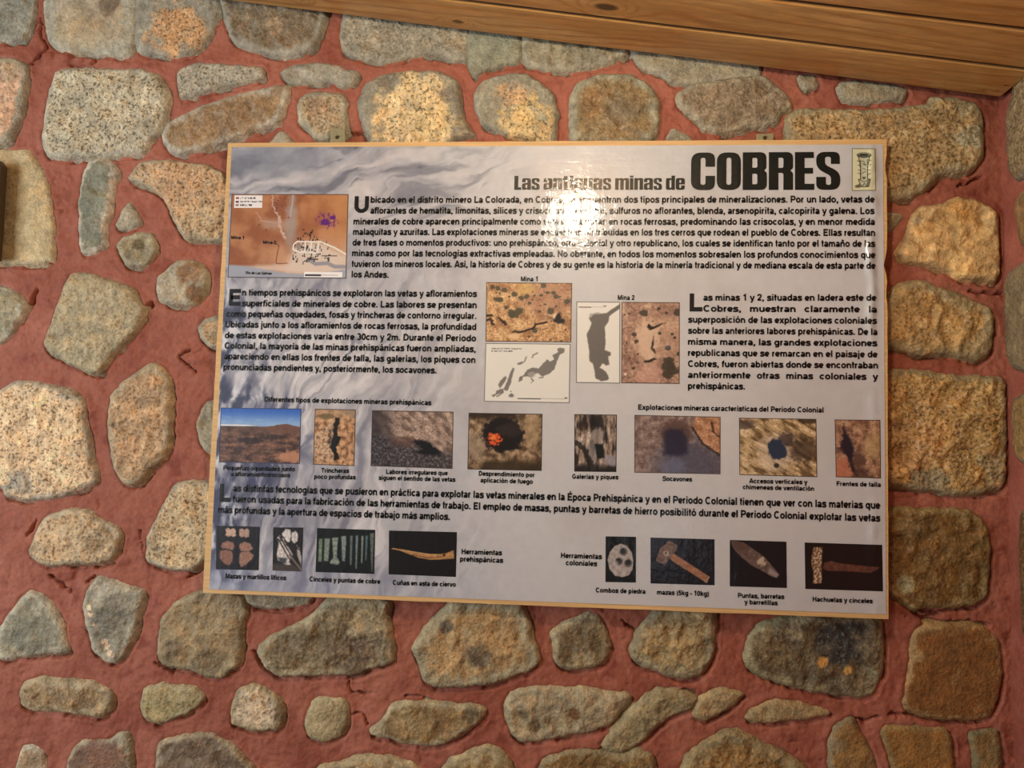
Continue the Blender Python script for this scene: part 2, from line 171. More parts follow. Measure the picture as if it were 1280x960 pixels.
TEXTS = [
 ('paragraph one', 'bicado en el distrito minero La Colorada, en Cobres, se encuentran dos tipos principales de mineralizaciones. Por un lado, vetas de', -3469, 19455, 6286, 19484, 134),
 ('paragraph one', 'aflorantes de hematita, limonitas, sílices y crisocolas, y por otro, sulfuros no aflorantes, blenda, arsenopirita, calcopirita y galena. Los', -3469, 19236, 6280, 19261, 133),
 ('paragraph one', 'minerales de cobre aparecen principalmente como vetas y fracturas en rocas ferrosas, predominando las crisocolas, y en menor medida', -3802, 19014, 6283, 19050, 133),
 ('paragraph one', 'malaquitas y azuritas. Las explotaciones mineras se encuentran distribuidas en los tres cerros que rodean el pueblo de Cobres. Ellas resultan', -3803, 18803, 6289, 18838, 133),
 ('paragraph one', 'de tres fases o momentos productivos: uno prehispánico, otro colonial y otro republicano, los cuales se identifican tanto por el tamaño de las', -3804, 18587, 6290, 18627, 133),
 ('paragraph one', 'minas como por las tecnologías extractivas empleadas. No obstante, en todos los momentos sobresalen los profundos conocimientos que', -3806, 18372, 6293, 18411, 133),
 ('paragraph one', 'tuvieron los mineros locales. Así, la historia de Cobres y de su gente es la historia de la minería tradicional y de mediana escala de esta parte de', -3803, 18155, 6294, 18204, 132),
 ('paragraph one', 'los Andes.', -3798, 17946, -3049, 17943, 132),
 ('paragraph one', 'U', -3796, 19266, -3503, 19267, 326),
 ('paragraph two', 'n tiempos prehispánicos se explotaron las vetas y afloramientos', -6017, 17555, -1279, 17581, 133),
 ('paragraph two', 'superficiales de minerales de cobre. Las labores se presentan', -6016, 17336, -1277, 17359, 133),
 ('paragraph two', 'como pequeñas oquedades, fosas y trincheras de contorno irregular.', -6326, 17120, -1277, 17146, 133),
 ('paragraph two', 'Ubicadas junto a los afloramientos de rocas ferrosas, la profundidad', -6331, 16907, -1274, 16928, 132),
 ('paragraph two', 'de estas explotaciones varía entre 30cm y 2m. Durante el Periodo', -6330, 16689, -1271, 16704, 132),
 ('paragraph two', 'Colonial, la mayoría de las minas prehispánicas fueron ampliadas,', -6325, 16479, -1272, 16494, 132),
 ('paragraph two', 'apareciendo en ellas los frentes de talla, las galerías, los piques con', -6327, 16266, -1272, 16281, 132),
 ('paragraph two', 'pronunciadas pendientes y, posteriormente, los socavones.', -6328, 16052, -2032, 16063, 131),
 ('paragraph two', 'E', -6280, 17353, -6040, 17356, 325),
 ('paragraph three', 'as minas 1 y 2, situadas en ladera este de', 3086, 17561, 6307, 17595, 127),
 ('paragraph three', 'Cobres, muestran claramente la', 3088, 17348, 6307, 17374, 127),
 ('paragraph three', 'superposición de las explotaciones coloniales', 2799, 17132, 6310, 17158, 127),
 ('paragraph three', 'sobre las anteriores labores prehispánicas. De la', 2801, 16919, 6314, 16946, 127),
 ('paragraph three', 'misma manera, las grandes explotaciones', 2803, 16706, 6313, 16734, 126),
 ('paragraph three', 'republicanas que se remarcan en el paisaje de', 2805, 16493, 6317, 16522, 126),
 ('paragraph three', 'Cobres, fueron abiertas donde se encontraban', 2807, 16281, 6321, 16314, 126),
 ('paragraph three', 'anteriormente otras minas coloniales y', 2809, 16070, 6324, 16100, 126),
 ('paragraph three', 'prehispánicas.', 2811, 15859, 3879, 15870, 125),
 ('paragraph three', 'L', 2829, 17357, 3073, 17360, 341),
 ('paragraph four', 'as distintas tecnologías que se pusieron en práctica para explotar las vetas minerales en la Época Prehispánica y en el Periodo Colonial tienen que ver con las materias que', -6007, 13657, 6344, 13707, 138),
 ('paragraph four', 'fueron usadas para la fabricación de las herramientas de trabajo. El empleo de masas, puntas y barretas de hierro posibilitó durante el Periodo Colonial explotar las vetas', -6013, 13447, 6342, 13472, 137),
 ('paragraph four', 'más profundas y la apertura de espacios de trabajo más amplios.', -6289, 13229, -1682, 13239, 137),
 ('paragraph four', 'L', -6273, 13455, -6046, 13456, 345),
 ('subheading', 'Diferentes tipos de explotaciones mineras prehispánicas', -5453, 15438, -2112, 15441, 102),
 ('subheading', 'Explotaciones mineras características del Periodo Colonial', 1877, 15443, 5325, 15466, 101),
 ('caption', 'Mina 1', -426, 17901, -98, 17902, 95),
 ('caption', 'Mina 2', 1459, 17556, 1781, 17558, 94),
 ('caption', 'Pequeñas oquedades junto', -6224, 14072, -4774, 14084, 91),
 ('caption', 'a afloramientosrocosos', -6072, 13956, -4865, 13964, 91),
 ('caption', 'Trincheras', -4244, 14076, -3692, 14083, 90),
 ('caption', 'poco profundas', -4383, 13952, -3556, 13963, 90),
 ('caption', 'Labores irregulares que', -2959, 14087, -1746, 14095, 90),
 ('caption', 'siguen el sentido de las vetas', -3103, 13967, -1596, 13974, 90),
 ('caption', 'Desprendimiento por', -1147, 14105, -73, 14106, 89),
 ('caption', 'aplicación de fuego', -1111, 13979, -101, 13978, 89),
 ('caption', 'Galerías y piques', 646, 14098, 1526, 14110, 88),
 ('caption', 'Socavones', 2351, 14107, 2907, 14111, 87),
 ('caption', 'Accesos verticales y', 3959, 14112, 5030, 14119, 87),
 ('caption', 'chimeneas de ventilación', 3842, 13995, 5152, 14001, 87),
 ('caption', 'Frentes de talla', 5556, 14108, 6353, 14111, 86),
 ('caption', 'Mazas y martillos líticos', -6069, 11969, -4854, 11979, 92),
 ('caption', 'Cinceles y puntas de cobre', -4392, 11975, -2994, 11980, 92),
 ('caption', 'Cuñas en asta de ciervo', -2753, 11971, -1526, 11981, 91),
 ('subheading', 'Herramientas', -1437, 12602, -657, 12606, 100),
 ('subheading', 'prehispánicas', -1463, 12462, -632, 12465, 100),
 ('subheading', 'Herramientas', 463, 12598, 1240, 12603, 99),
 ('subheading', 'coloniales', 557, 12467, 1152, 12468, 99),
 ('caption', 'Combos de piedra', 1132, 11982, 2059, 11991, 89),
 ('caption', 'mazas (5kg - 10kg)', 2274, 11988, 3229, 11995, 89),
 ('caption', 'Puntas, barretas', 3763, 11987, 4607, 11996, 88),
 ('caption', 'y barretillas', 3880, 11873, 4488, 11877, 88),
 ('caption', 'Hachuelas y cinceles', 5117, 11974, 6194, 11981, 87),
 ('map label', 'Mina 1', -6302, 18707, -6035, 18703, 66),
 ('map label', 'Mina 2', -5639, 18614, -5367, 18611, 65),
 ('map label', 'Río de Las Salinas', -5961, 17993, -5428, 17985, 55),
]
TITLE = [('Las antiguas minas de', -600, 19726, 2716, 19729, 281), ('COBRES', 2834, 19723, 5650, 19732, 744)]

# ------------------------------------------------------------------ numeric helpers
def lin(c):
    c = np.asarray(c, float) / 255.0
    return np.where(c <= 0.04045, c / 12.92, ((c + 0.055) / 1.055) ** 2.4)


def _hash(ix, iy, seed):
    h = (ix.astype(np.int64) * 374761393 + iy.astype(np.int64) * 668265263 + seed * 1442695041) & 0xFFFFFFFF
    h = ((h ^ (h >> 13)) * 1274126177) & 0xFFFFFFFF
    return (h ^ (h >> 16)) & 0xFFFFFFFF


def perlin(x, y, seed=0):
    x = np.asarray(x, float); y = np.asarray(y, float)
    ix = np.floor(x); iy = np.floor(y)
    fx = x - ix; fy = y - iy
    u = fx * fx * fx * (fx * (fx * 6 - 15) + 10); v = fy * fy * fy * (fy * (fy * 6 - 15) + 10)

    def g(dx, dy):
        a = _hash(ix + dx, iy + dy, seed) / 4294967296.0 * 2 * np.pi
        return np.cos(a) * (fx - dx) + np.sin(a) * (fy - dy)
    a = g(0, 0) * (1 - u) + g(1, 0) * u
    b = g(0, 1) * (1 - u) + g(1, 1) * u
    return (a * (1 - v) + b * v) * 1.5


def fbm(x, y, seed=0, octaves=4, gain=0.5):
    s = 0; a = 1.0; t = 0
    for i in range(octaves):
        s = s + a * perlin(x * 2 ** i, y * 2 ** i, seed + i * 17)
        t += a; a *= gain
    return s / t * 1.4


def ridged(x, y, seed=0, octaves=4):
    s = 0; a = 1.0; t = 0
    for i in range(octaves):
        s = s + a * (1 - np.abs(perlin(x * 2 ** i, y * 2 ** i, seed + i * 31)) * 1.6)
        t += a; a *= 0.5
    return s / t


def sstep(a, b, x):
    t = np.clip((x - a) / (b - a), 0, 1)
    return t * t * (3 - 2 * t)


def mix(a, b, t):
    a = np.asarray(a, float); b = np.asarray(b, float)
    t = np.asarray(t)[..., None]
    return a * (1 - t) + b * t


def poly_sdf(px, py, poly):
    """Signed distance to a closed polygon, negative inside."""
    P = np.asarray(poly, float); Q = np.roll(P, -1, 0)
    shape = px.shape
    px = px.ravel(); py = py.ravel()
    best = np.full(px.shape, 1e18); inside = np.zeros(px.shape, bool)
    for (ax, ay), (bx, by) in zip(P, Q):
        ex, ey = bx - ax, by - ay
        t = np.clip(((px - ax) * ex + (py - ay) * ey) / (ex * ex + ey * ey + 1e-18), 0, 1)
        best = np.minimum(best, (px - ax - t * ex) ** 2 + (py - ay - t * ey) ** 2)
        if ey != 0:
            c = ((ay > py) != (by > py)) & (px < ex * (py - ay) / ey + ax)
            inside ^= c
    d = np.sqrt(best)
    return np.where(inside, -d, d).reshape(shape)


def line_dist(px, py, pts):
    best = np.full(px.shape, 1e18)
    for (ax, ay), (bx, by) in zip(pts[:-1], pts[1:]):
        ex, ey = bx - ax, by - ay
        t = np.clip(((px - ax) * ex + (py - ay) * ey) / (ex * ex + ey * ey + 1e-18), 0, 1)
        best = np.minimum(best, (px - ax - t * ex) ** 2 + (py - ay - t * ey) ** 2)
    return np.sqrt(best)


def chaikin(P, n=1):
    P = np.asarray(P, float)
    for _ in range(n):
        Q = np.roll(P, -1, 0)
        P = np.stack([P * 0.85 + Q * 0.15, P * 0.15 + Q * 0.85], 1).reshape(-1, 2)
    return P


# ------------------------------------------------------------------ object helpers
def link(name, me, mat, parent=None, label=None, kind=None, category=None, group=None):
    o = bpy.data.objects.new(name, me)
    COL.objects.link(o)
    if mat is not None:
        me.materials.append(mat)
    if parent is not None:
        o.parent = parent
    for k, v in (('label', label), ('kind', kind), ('category', category), ('group', group)):
        if v:
            o[k] = v
    return o


def np_mesh(name, V, faces, smooth=True):
    """faces: (n,3) or (n,4) array."""
    V = np.asarray(V, np.float32); F = np.asarray(faces, np.int32)
    me = bpy.data.meshes.new(name)
    k = F.shape[1]
    me.vertices.add(len(V)); me.vertices.foreach_set('co', V.ravel())
    me.loops.add(F.size); me.loops.foreach_set('vertex_index', F.ravel())
    me.polygons.add(len(F))
    me.polygons.foreach_set('loop_start', np.arange(0, F.size, k, dtype=np.int32))
    me.polygons.foreach_set('loop_total', np.full(len(F), k, np.int32))
    me.polygons.foreach_set('use_smooth', np.full(len(F), smooth, bool))
    me.update(calc_edges=True)
    me.validate()
    return me


def set_color(me, name, rgb255):
    a = me.attributes.new(name, 'FLOAT_COLOR', 'POINT')
    c = np.ones((len(me.vertices), 4), np.float32)
    c[:, :3] = lin(np.clip(rgb255, 0, 255))
    a.data.foreach_set('color', c.ravel())


def set_float(me, name, v):
    a = me.attributes.new(name, 'FLOAT', 'POINT')
    a.data.foreach_set('value', np.broadcast_to(np.asarray(v, np.float32), (len(me.vertices),)).copy())


def grid_faces(nx, ny):
    i = np.arange(nx - 1)[None, :] + np.arange(ny - 1)[:, None] * nx
    i = i.ravel()
    return np.stack([i, i + 1, i + nx + 1, i + nx], 1)


def add_skirt(V, F, extra):
    """Close an open sheet by pushing its rim back by the vector `extra` and capping it."""
    E = np.concatenate([F[:, [k, (k + 1) % 4]] for k in range(4)])
    key = np.sort(E, 1)
    _, idx, cnt = np.unique(key[:, 0].astype(np.int64) * len(V) + key[:, 1], return_index=True, return_counts=True)
    B = E[idx[cnt == 1]]
    n = len(V)
    return B


class Mb:
    """Collects boxes and prisms into one mesh."""
    def __init__(self):
        self.bm = bmesh.new()

    def prism(self, poly, y0, y1):
        """Polygon of (x, z) points, given thickness in y."""
        a = [self.bm.verts.new((x, y0, z)) for x, z in poly]
        b = [self.bm.verts.new((x, y1, z)) for x, z in poly]
        n = len(poly)
        self.bm.faces.new(a); self.bm.faces.new(b[::-1])
        for i in range(n):
            self.bm.faces.new((a[i], b[i], b[(i + 1) % n], a[(i + 1) % n]))
        return self

    def box(self, x0, x1, y0, y1, z0, z1):
        return self.prism([(x0, z0), (x1, z0), (x1, z1), (x0, z1)], y0, y1)

    def done(self, name, bevel=0.0, seg=2):
        bm = self.bm
        bmesh.ops.recalc_face_normals(bm, faces=bm.faces)
        if bevel:
            bmesh.ops.bevel(bm, geom=list(bm.edges), offset=bevel, segments=seg, profile=0.5, affect='EDGES')
        me = bpy.data.meshes.new(name)
        bm.to_mesh(me); bm.free()
        return me


# ------------------------------------------------------------------ materials
def new_mat(name):
    m = bpy.data.materials.new(name)
    m.use_nodes = True
    nt = m.node_tree
    return m, nt, nt.nodes['Principled BSDF']


def nd(nt, kind, **kw):
    n = nt.nodes.new(kind)
    for k, v in kw.items():
        setattr(n, k, v)
    return n


def noise(nt, pos, scale, detail=3.0, rough=0.55):
    n = nd(nt, 'ShaderNodeTexNoise')
    n.inputs['Scale'].default_value = scale
    n.inputs['Detail'].default_value = detail
    n.inputs['Roughness'].default_value = rough
    nt.links.new(pos, n.inputs['Vector'])
    return n.outputs['Fac']


def rng(nt, v, a, b, c, d):
    n = nd(nt, 'ShaderNodeMapRange')
    nt.links.new(v, n.inputs['Value'])
    for i, x in zip((1, 2, 3, 4), (a, b, c, d)):
        n.inputs[i].default_value = x
    return n.outputs[0]


def mth(nt, op, a, b=None):
    n = nd(nt, 'ShaderNodeMath', operation=op)
    for i, v in enumerate((a, b)):
        if v is None:
            continue
        if isinstance(v, (int, float)):
            n.inputs[i].default_value = v
        else:
            nt.links.new(v, n.inputs[i])
    return n.outputs[0]


def mixc(nt, fac, a, b, mode='MIX'):
    n = nd(nt, 'ShaderNodeMix', data_type='RGBA', blend_type=mode)
    for i, v in ((0, fac), (6, a), (7, b)):
        if isinstance(v, (int, float)):
            n.inputs[i].default_value = v
        elif isinstance(v, tuple):
            n.inputs[i].default_value = v
        else:
            nt.links.new(v, n.inputs[i])
    return n.outputs[2]


def attr(nt, name, out='Color'):
    n = nd(nt, 'ShaderNodeAttribute')
    n.attribute_name = name
    return n.outputs[out]


def bump(nt, height, strength, dist, normal=None):
    n = nd(nt, 'ShaderNodeBump')
    n.inputs['Strength'].default_value = strength
    n.inputs['Distance'].default_value = dist
    nt.links.new(height, n.inputs['Height'])
    if normal is not None:
        nt.links.new(normal, n.inputs['Normal'])
    return n.outputs['Normal']


def position(nt):
    return nd(nt, 'ShaderNodeNewGeometry').outputs['Position']


def gray(v):
    return (v, v, v, 1.0)


def stone_material():
    m, nt, p = new_mat('fieldstone_rock')
    pos = position(nt)
    col = attr(nt, 'tone'); spk = attr(nt, 'speckle', 'Fac')
    fine = noise(nt, pos, 170.0, 2.0, 0.6)
    mid = noise(nt, pos, 75.0, 3.0, 0.65)
    grit = noise(nt, pos, 420.0, 2.0, 0.6)
    dark = mth(nt, 'MULTIPLY', rng(nt, fine, 0.47, 0.36, 0.0, 0.80), spk)
    light = mth(nt, 'MULTIPLY', rng(nt, fine, 0.55, 0.68, 0.0, 0.75), spk)
    lightc = mixc(nt, 0.55, col, (0.80, 0.74, 0.60, 1))
    c = mixc(nt, light, col, lightc)
    c = mixc(nt, dark, c, (0.045, 0.036, 0.024, 1))
    dk2 = rng(nt, mid, 0.30, 0.70, 0.72, 1.25)
    gr2 = rng(nt, grit, 0.30, 0.70, 0.80, 1.18)
    k = mth(nt, 'MULTIPLY', dk2, gr2)
    n = nd(nt, 'ShaderNodeCombineColor')
    for i in range(3):
        nt.links.new(k, n.inputs[i])
    c = mixc(nt, 1.0, c, n.outputs[0], 'MULTIPLY')
    nt.links.new(c, p.inputs['Base Color'])
    p.inputs['Roughness'].default_value = 0.62
    p.inputs['Specular IOR Level'].default_value = 0.4
    h = mth(nt, 'ADD', mth(nt, 'MULTIPLY', mid, 0.7), mth(nt, 'MULTIPLY', fine, 0.6))
    nt.links.new(bump(nt, h, 0.75, 0.006), p.inputs['Normal'])
    return m


def mortar_material():
    m, nt, p = new_mat('red_painted_mortar')
    pos = position(nt)
    col = attr(nt, 'tone')
    a = noise(nt, pos, 9.0, 5.0, 0.6)
    b = noise(nt, pos, 120.0, 4.0, 0.65)
    c = mixc(nt, rng(nt, a, 0.35, 0.7, 0.0, 0.45), col, (0.39, 0.165, 0.105, 1))
    k = mth(nt, 'MULTIPLY', rng(nt, a, 0.3, 0.7, 0.82, 1.12), rng(nt, b, 0.3, 0.7, 0.84, 1.12))
    n = nd(nt, 'ShaderNodeCombineColor')
    for i in range(3):
        nt.links.new(k, n.inputs[i])
    c = mixc(nt, 1.0, c, n.outputs[0], 'MULTIPLY')
    nt.links.new(c, p.inputs['Base Color'])
    p.inputs['Roughness'].default_value = 0.7
    p.inputs['Specular IOR Level'].default_value = 0.3
    nt.links.new(bump(nt, b, 0.5, 0.004), p.inputs['Normal'])
    return m


def wood_material(name, use_tone=True, color=(0.5, 0.3, 0.12, 1), rough=0.35, coat=0.3):
    m, nt, p = new_mat(name)
    pos = position(nt)
    mp = nd(nt, 'ShaderNodeMapping')
    nt.links.new(pos, mp.inputs['Vector'])
    mp.inputs['Scale'].default_value = (6.0, 160.0, 160.0)
    g = noise(nt, mp.outputs[0], 1.0, 4.0, 0.6)
    base = attr(nt, 'tone') if use_tone else color
    k = rng(nt, g, 0.3, 0.7, 0.82, 1.14)
    n = nd(nt, 'ShaderNodeCombineColor')
    for i in range(3):
        nt.links.new(k, n.inputs[i])
    c = mixc(nt, 1.0, base, n.outputs[0], 'MULTIPLY')
    nt.links.new(c, p.inputs['Base Color'])
    p.inputs['Roughness'].default_value = rough
    p.inputs['Coat Weight'].default_value = coat
    p.inputs['Coat Roughness'].default_value = 0.25
    nt.links.new(bump(nt, g, 0.15, 0.001), p.inputs['Normal'])
    return m


def vinyl_material(name, color=None):
    """Glossy crinkled plastic film: the same ripples run under everything printed on the sheet."""
    m, nt, p = new_mat(name)
    pos = position(nt)
    if color is None:
        nt.links.new(attr(nt, 'tone'), p.inputs['Base Color'])
    else:
        p.inputs['Base Color'].default_value = color
    p.inputs['Roughness'].default_value = 0.42
    p.inputs['Specular IOR Level'].default_value = 0.35
    p.inputs['Coat Weight'].default_value = 0.6
    p.inputs['Coat Roughness'].default_value = 0.07
    # broad ripples, drawn out vertically
    mp = nd(nt, 'ShaderNodeMapping')
    nt.links.new(pos, mp.inputs['Vector'])
    mp.inputs['Scale'].default_value = (26.0, 1.0, 7.0)
    broad = noise(nt, mp.outputs[0], 1.0, 2.0, 0.5)
    crinkle = noise(nt, pos, 95.0, 3.0, 0.6)
    # a curl along the right-hand edge
    sep = nd(nt, 'ShaderNodeSeparateXYZ')
    nt.links.new(pos, sep.inputs[0])
    wob = rng(nt, noise(nt, pos, 5.0, 1.0), 0.3, 0.7, -0.006, 0.006)
    dx = mth(nt, 'ADD', mth(nt, 'SUBTRACT', sep.outputs[0], 0.622), wob)
    q = mth(nt, 'DIVIDE', dx, 0.009)
    zf = rng(nt, noise(nt, pos, 14.0, 2.0), 0.35, 0.62, 0.15, 1.0)
    zband = mth(nt, 'MULTIPLY', rng(nt, sep.outputs[2], 1.62, 1.76, 0.25, 1.0), zf)
    ridge = mth(nt, 'EXPONENT', mth(nt, 'MULTIPLY', mth(nt, 'MULTIPLY', q, q), -1.0))
    # shallow creases near the top edge
    mp2 = nd(nt, 'ShaderNodeMapping')
    nt.links.new(pos, mp2.inputs['Vector'])
    mp2.inputs['Scale'].default_value = (6.0, 1.0, 75.0)
    crease = noise(nt, mp2.outputs[0], 1.0, 2.0, 0.5)
    topm = rng(nt, sep.outputs[2], 1.985, 2.03, 0.0, 1.0)
    h = mth(nt, 'ADD', mth(nt, 'MULTIPLY', broad, 0.0011), mth(nt, 'MULTIPLY', crinkle, 0.00048))
    h = mth(nt, 'ADD', h, mth(nt, 'MULTIPLY', mth(nt, 'MULTIPLY', ridge, zband), 0.0060))
    h = mth(nt, 'ADD', h, mth(nt, 'MULTIPLY', mth(nt, 'MULTIPLY', crease, topm), 0.0007))
    nm = bump(nt, h, 1.0, 1.0)
    nt.links.new(nm, p.inputs['Coat Normal'])
    nt.links.new(nm, p.inputs['Normal'])
    return m


def plain_material(name, color, rough=0.5, metal=0.0, tex=60.0, vary=0.12):
    m, nt, p = new_mat(name)
    pos = position(nt)
    k = rng(nt, noise(nt, pos, tex, 4.0), 0.3, 0.7, 1 - vary, 1 + vary)
    n = nd(nt, 'ShaderNodeCombineColor')
    for i in range(3):
        nt.links.new(k, n.inputs[i])
    nt.links.new(mixc(nt, 1.0, color, n.outputs[0], 'MULTIPLY'), p.inputs['Base Color'])
    p.inputs['Roughness'].default_value = rough
    p.inputs['Metallic'].default_value = metal
    return m


M_STONE = stone_material()
M_MORTAR = mortar_material()
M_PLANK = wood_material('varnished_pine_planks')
M_FRAME = wood_material('raw_pine_batten', False, tuple(lin((226, 184, 122))) + (1,), 0.6, 0.0)
M_STRIP_PANEL = wood_material('dark_strip_panel', False, tuple(lin((70, 52, 28))) + (1,), 0.5, 0.1)  # shadow-like dark brown for the stand-in panel at the left
M_VINYL = vinyl_material('printed_vinyl')
M_INK = vinyl_material('black_print', tuple(lin((12, 13, 15))) + (1,))
M_TITLE = vinyl_material('dark_green_print', tuple(lin((8, 24, 23))) + (1,))
M_TAB = plain_material('painted_metal_strip', tuple(lin((150, 142, 106))) + (1,), 0.5, 0.0, 80.0)
M_SCREW = plain_material('steel_screw', tuple(lin((120, 114, 96))) + (1,), 0.35, 1.0)
M_FLOOR = plain_material('clay_floor', tuple(lin((120, 84, 62))) + (1,), 0.7, 0.0, 8.0)

# ------------------------------------------------------------------ the stones' outlines
def stone_shape(pts):
    P = chaikin(np.array(pts, float) / 1000.0, 1)
    return P


# the wall goes on beyond the picture: more stones of the same kinds to the left and below
_rn = random.Random(7)
for row in range(11):
    for colm in range(2):
        cx = -1.365 - 0.235 * colm + _rn.uniform(-0.02, 0.02) + (0.02 if row % 2 else -0.02); cz = 0.80 + 0.158 * row + _rn.uniform(-0.015, 0.015)
        rx, rz = _rn.uniform(0.07, 0.095), _rn.uniform(0.045, 0.062)
        pts = []
        for k in range(9):
            a = 2 * math.pi * k / 9 + _rn.uniform(-0.2, 0.2)
            sq = 1.0 / max(abs(math.cos(a)), abs(math.sin(a))) ** 0.55
            pts.append((int(1000 * (cx + rx * math.cos(a) * sq * _rn.uniform(0.82, 1.05))), int(1000 * (cz + rz * math.sin(a) * sq * _rn.uniform(0.82, 1.05)))))
        core = _rn.choice([(156, 140, 112), (130, 114, 86), (164, 138, 104), (124, 118, 100)])
        STONES.append((pts, 'weathered stone further along the wall', core, 10, _rn.choice([0.2, 0.5, 0.9]), 12, 1.0, (142, 136, 120), []))
SHAPES = [stone_shape(s[0]) for s in STONES]


def stone_sdf(i, X, Z):
    jx = 0.0030 * fbm(X / 0.022, Z / 0.022, 500 + i, 3)
    jz = 0.0030 * fbm(X / 0.022, Z / 0.022, 900 + i, 3)
    return poly_sdf(X + jx, Z + jz, SHAPES[i]) - 0.0045


# ------------------------------------------------------------------ wall_back: red mortar in relief
STEP = 0.0026
xs = np.concatenate([np.arange(-2.6, -1.31, 0.06), np.arange(-1.31, CORNER_X + 0.012, STEP)])
zs = np.concatenate([np.arange(0.0, 0.74, 0.06), np.arange(0.74, 2.47, STEP), np.arange(2.48, 2.84, 0.06)])
GX, GZ = np.meshgrid(xs, zs)
sd_all = np.full(GX.shape, 0.2)
under = np.zeros(GX.shape)
for i, P in enumerate(SHAPES):
    x0, z0 = P.min(0) - 0.03; x1, z1 = P.max(0) + 0.03
    a, b = np.searchsorted(xs, (x0, x1)); c, d = np.searchsorted(zs, (z0, z1))
    if b <= a or d <= c:
        continue
    sx, sz = GX[c:d, a:b], GZ[c:d, a:b]
    s = stone_sdf(i, sx, sz)
    sd_all[c:d, a:b] = np.minimum(sd_all[c:d, a:b], s)
    s2 = stone_sdf(i, sx - 0.004, sz + 0.008)
    under[c:d, a:b] = np.maximum(under[c:d, a:b], sstep(0.003, -0.003, s2) * sstep(-0.004, 0.001, s))
gap = sstep(-0.15, 0.35, fbm(GX / 0.05, GZ / 0.05, 77, 3))
relief = 0.0038 * fbm(GX / 0.11, GZ / 0.11, 3, 4) - 0.0035 * sstep(0.86, 1.0, ridged(GX / 0.09, GZ / 0.06, 6, 3)) * sstep(0.0, 0.4, fbm(GX / 0.15, GZ / 0.15, 7, 2)) + 0.0026 * fbm(GX / 0.03, GZ / 0.03, 5, 4) + 0.0008 * fbm(GX / 0.009, GZ / 0.009, 8, 3)
relief += 0.0022 * sstep(0.016, 0.003, sd_all) * (0.2 + 0.8 * sstep(-0.3, 0.3, fbm(GX / 0.07, GZ / 0.07, 12, 2)))
relief -= 0.002 * sstep(0.003, -0.002, sd_all)
relief -= 0.016 * under * (0.25 + 0.75 * gap)
jx = 0.004 * fbm(GX / 0.014, GZ / 0.014, 41, 3); jz = 0.004 * fbm(GX / 0.014, GZ / 0.014, 43, 3)
crackm = np.zeros(GX.shape)
for pts, w in CRACKS:
    Q = np.array(pts, float) / 1000.0
    x0, z0 = Q.min(0) - 0.03; x1, z1 = Q.max(0) + 0.03
    a, b = np.searchsorted(xs, (x0, x1)); c, d = np.searchsorted(zs, (z0, z1))
    dd = line_dist(GX[c:d, a:b] + jx[c:d, a:b], GZ[c:d, a:b] + jz[c:d, a:b], Q)
    ww = w / 1000.0 * 0.55
    crackm[c:d, a:b] = np.maximum(crackm[c:d, a:b], sstep(ww * 1.6, ww * 0.3, dd))
relief -= 0.014 * crackm
for bx, bz, br, bh in BUMPS:
    dd = np.hypot(GX - bx / 1000.0, (GZ - bz / 1000.0) * 1.5) / (br / 1000.0) + 0.25 * fbm(GX / 0.02, GZ / 0.02, bx, 3)
    relief += bh / 1000.0 * 0.8 * sstep(1.0, 0.55, dd)
V = np.stack([GX, WALL_Y - relief, GZ], -1).reshape(-1, 3)
nf = len(V)
F = grid_faces(len(xs), len(zs))
# back and sides of the wall (25 cm thick)
nx, nz = len(xs), len(zs)
corner = [0, nx - 1, nx * nz - 1, nx * (nz - 1)]
VB = V[corner].copy(); VB[:, 1] = WALL_Y + 0.25
V = np.concatenate([V, VB])
extra = [[nf, nf + 3, nf + 2, nf + 1]]
for k in range(4):
    a, b = corner[k], corner[(k + 1) % 4]
    extra.append([b, a, nf + k, nf + (k + 1) % 4])
F = np.concatenate([F, np.array(extra)])
me = np_mesh('wall_back', V, F)
t = fbm(GX / 0.25, GZ / 0.25, 21, 4)
g2 = fbm(GX / 0.04, GZ / 0.04, 23, 4)
mc = mix((160, 88, 66), (178, 106, 84), sstep(-0.4, 0.5, t))
mc = mix(mc, (138, 66, 50), sstep(0.1, 0.7, g2) * 0.7)
mc = mix(mc, (168, 130, 112), sstep(0.006, -0.002, sd_all) * sstep(0.0, 0.5, fbm(GX / 0.06, GZ / 0.06, 29, 3)) * 0.55)
mc = np.concatenate([mc.reshape(-1, 3), np.tile([[165, 85, 74]], (4, 1))])
set_color(me, 'tone', mc)
wall = link('wall_back', me, M_MORTAR, kind='structure', label='fieldstone wall pointed with red painted mortar', category='wall')

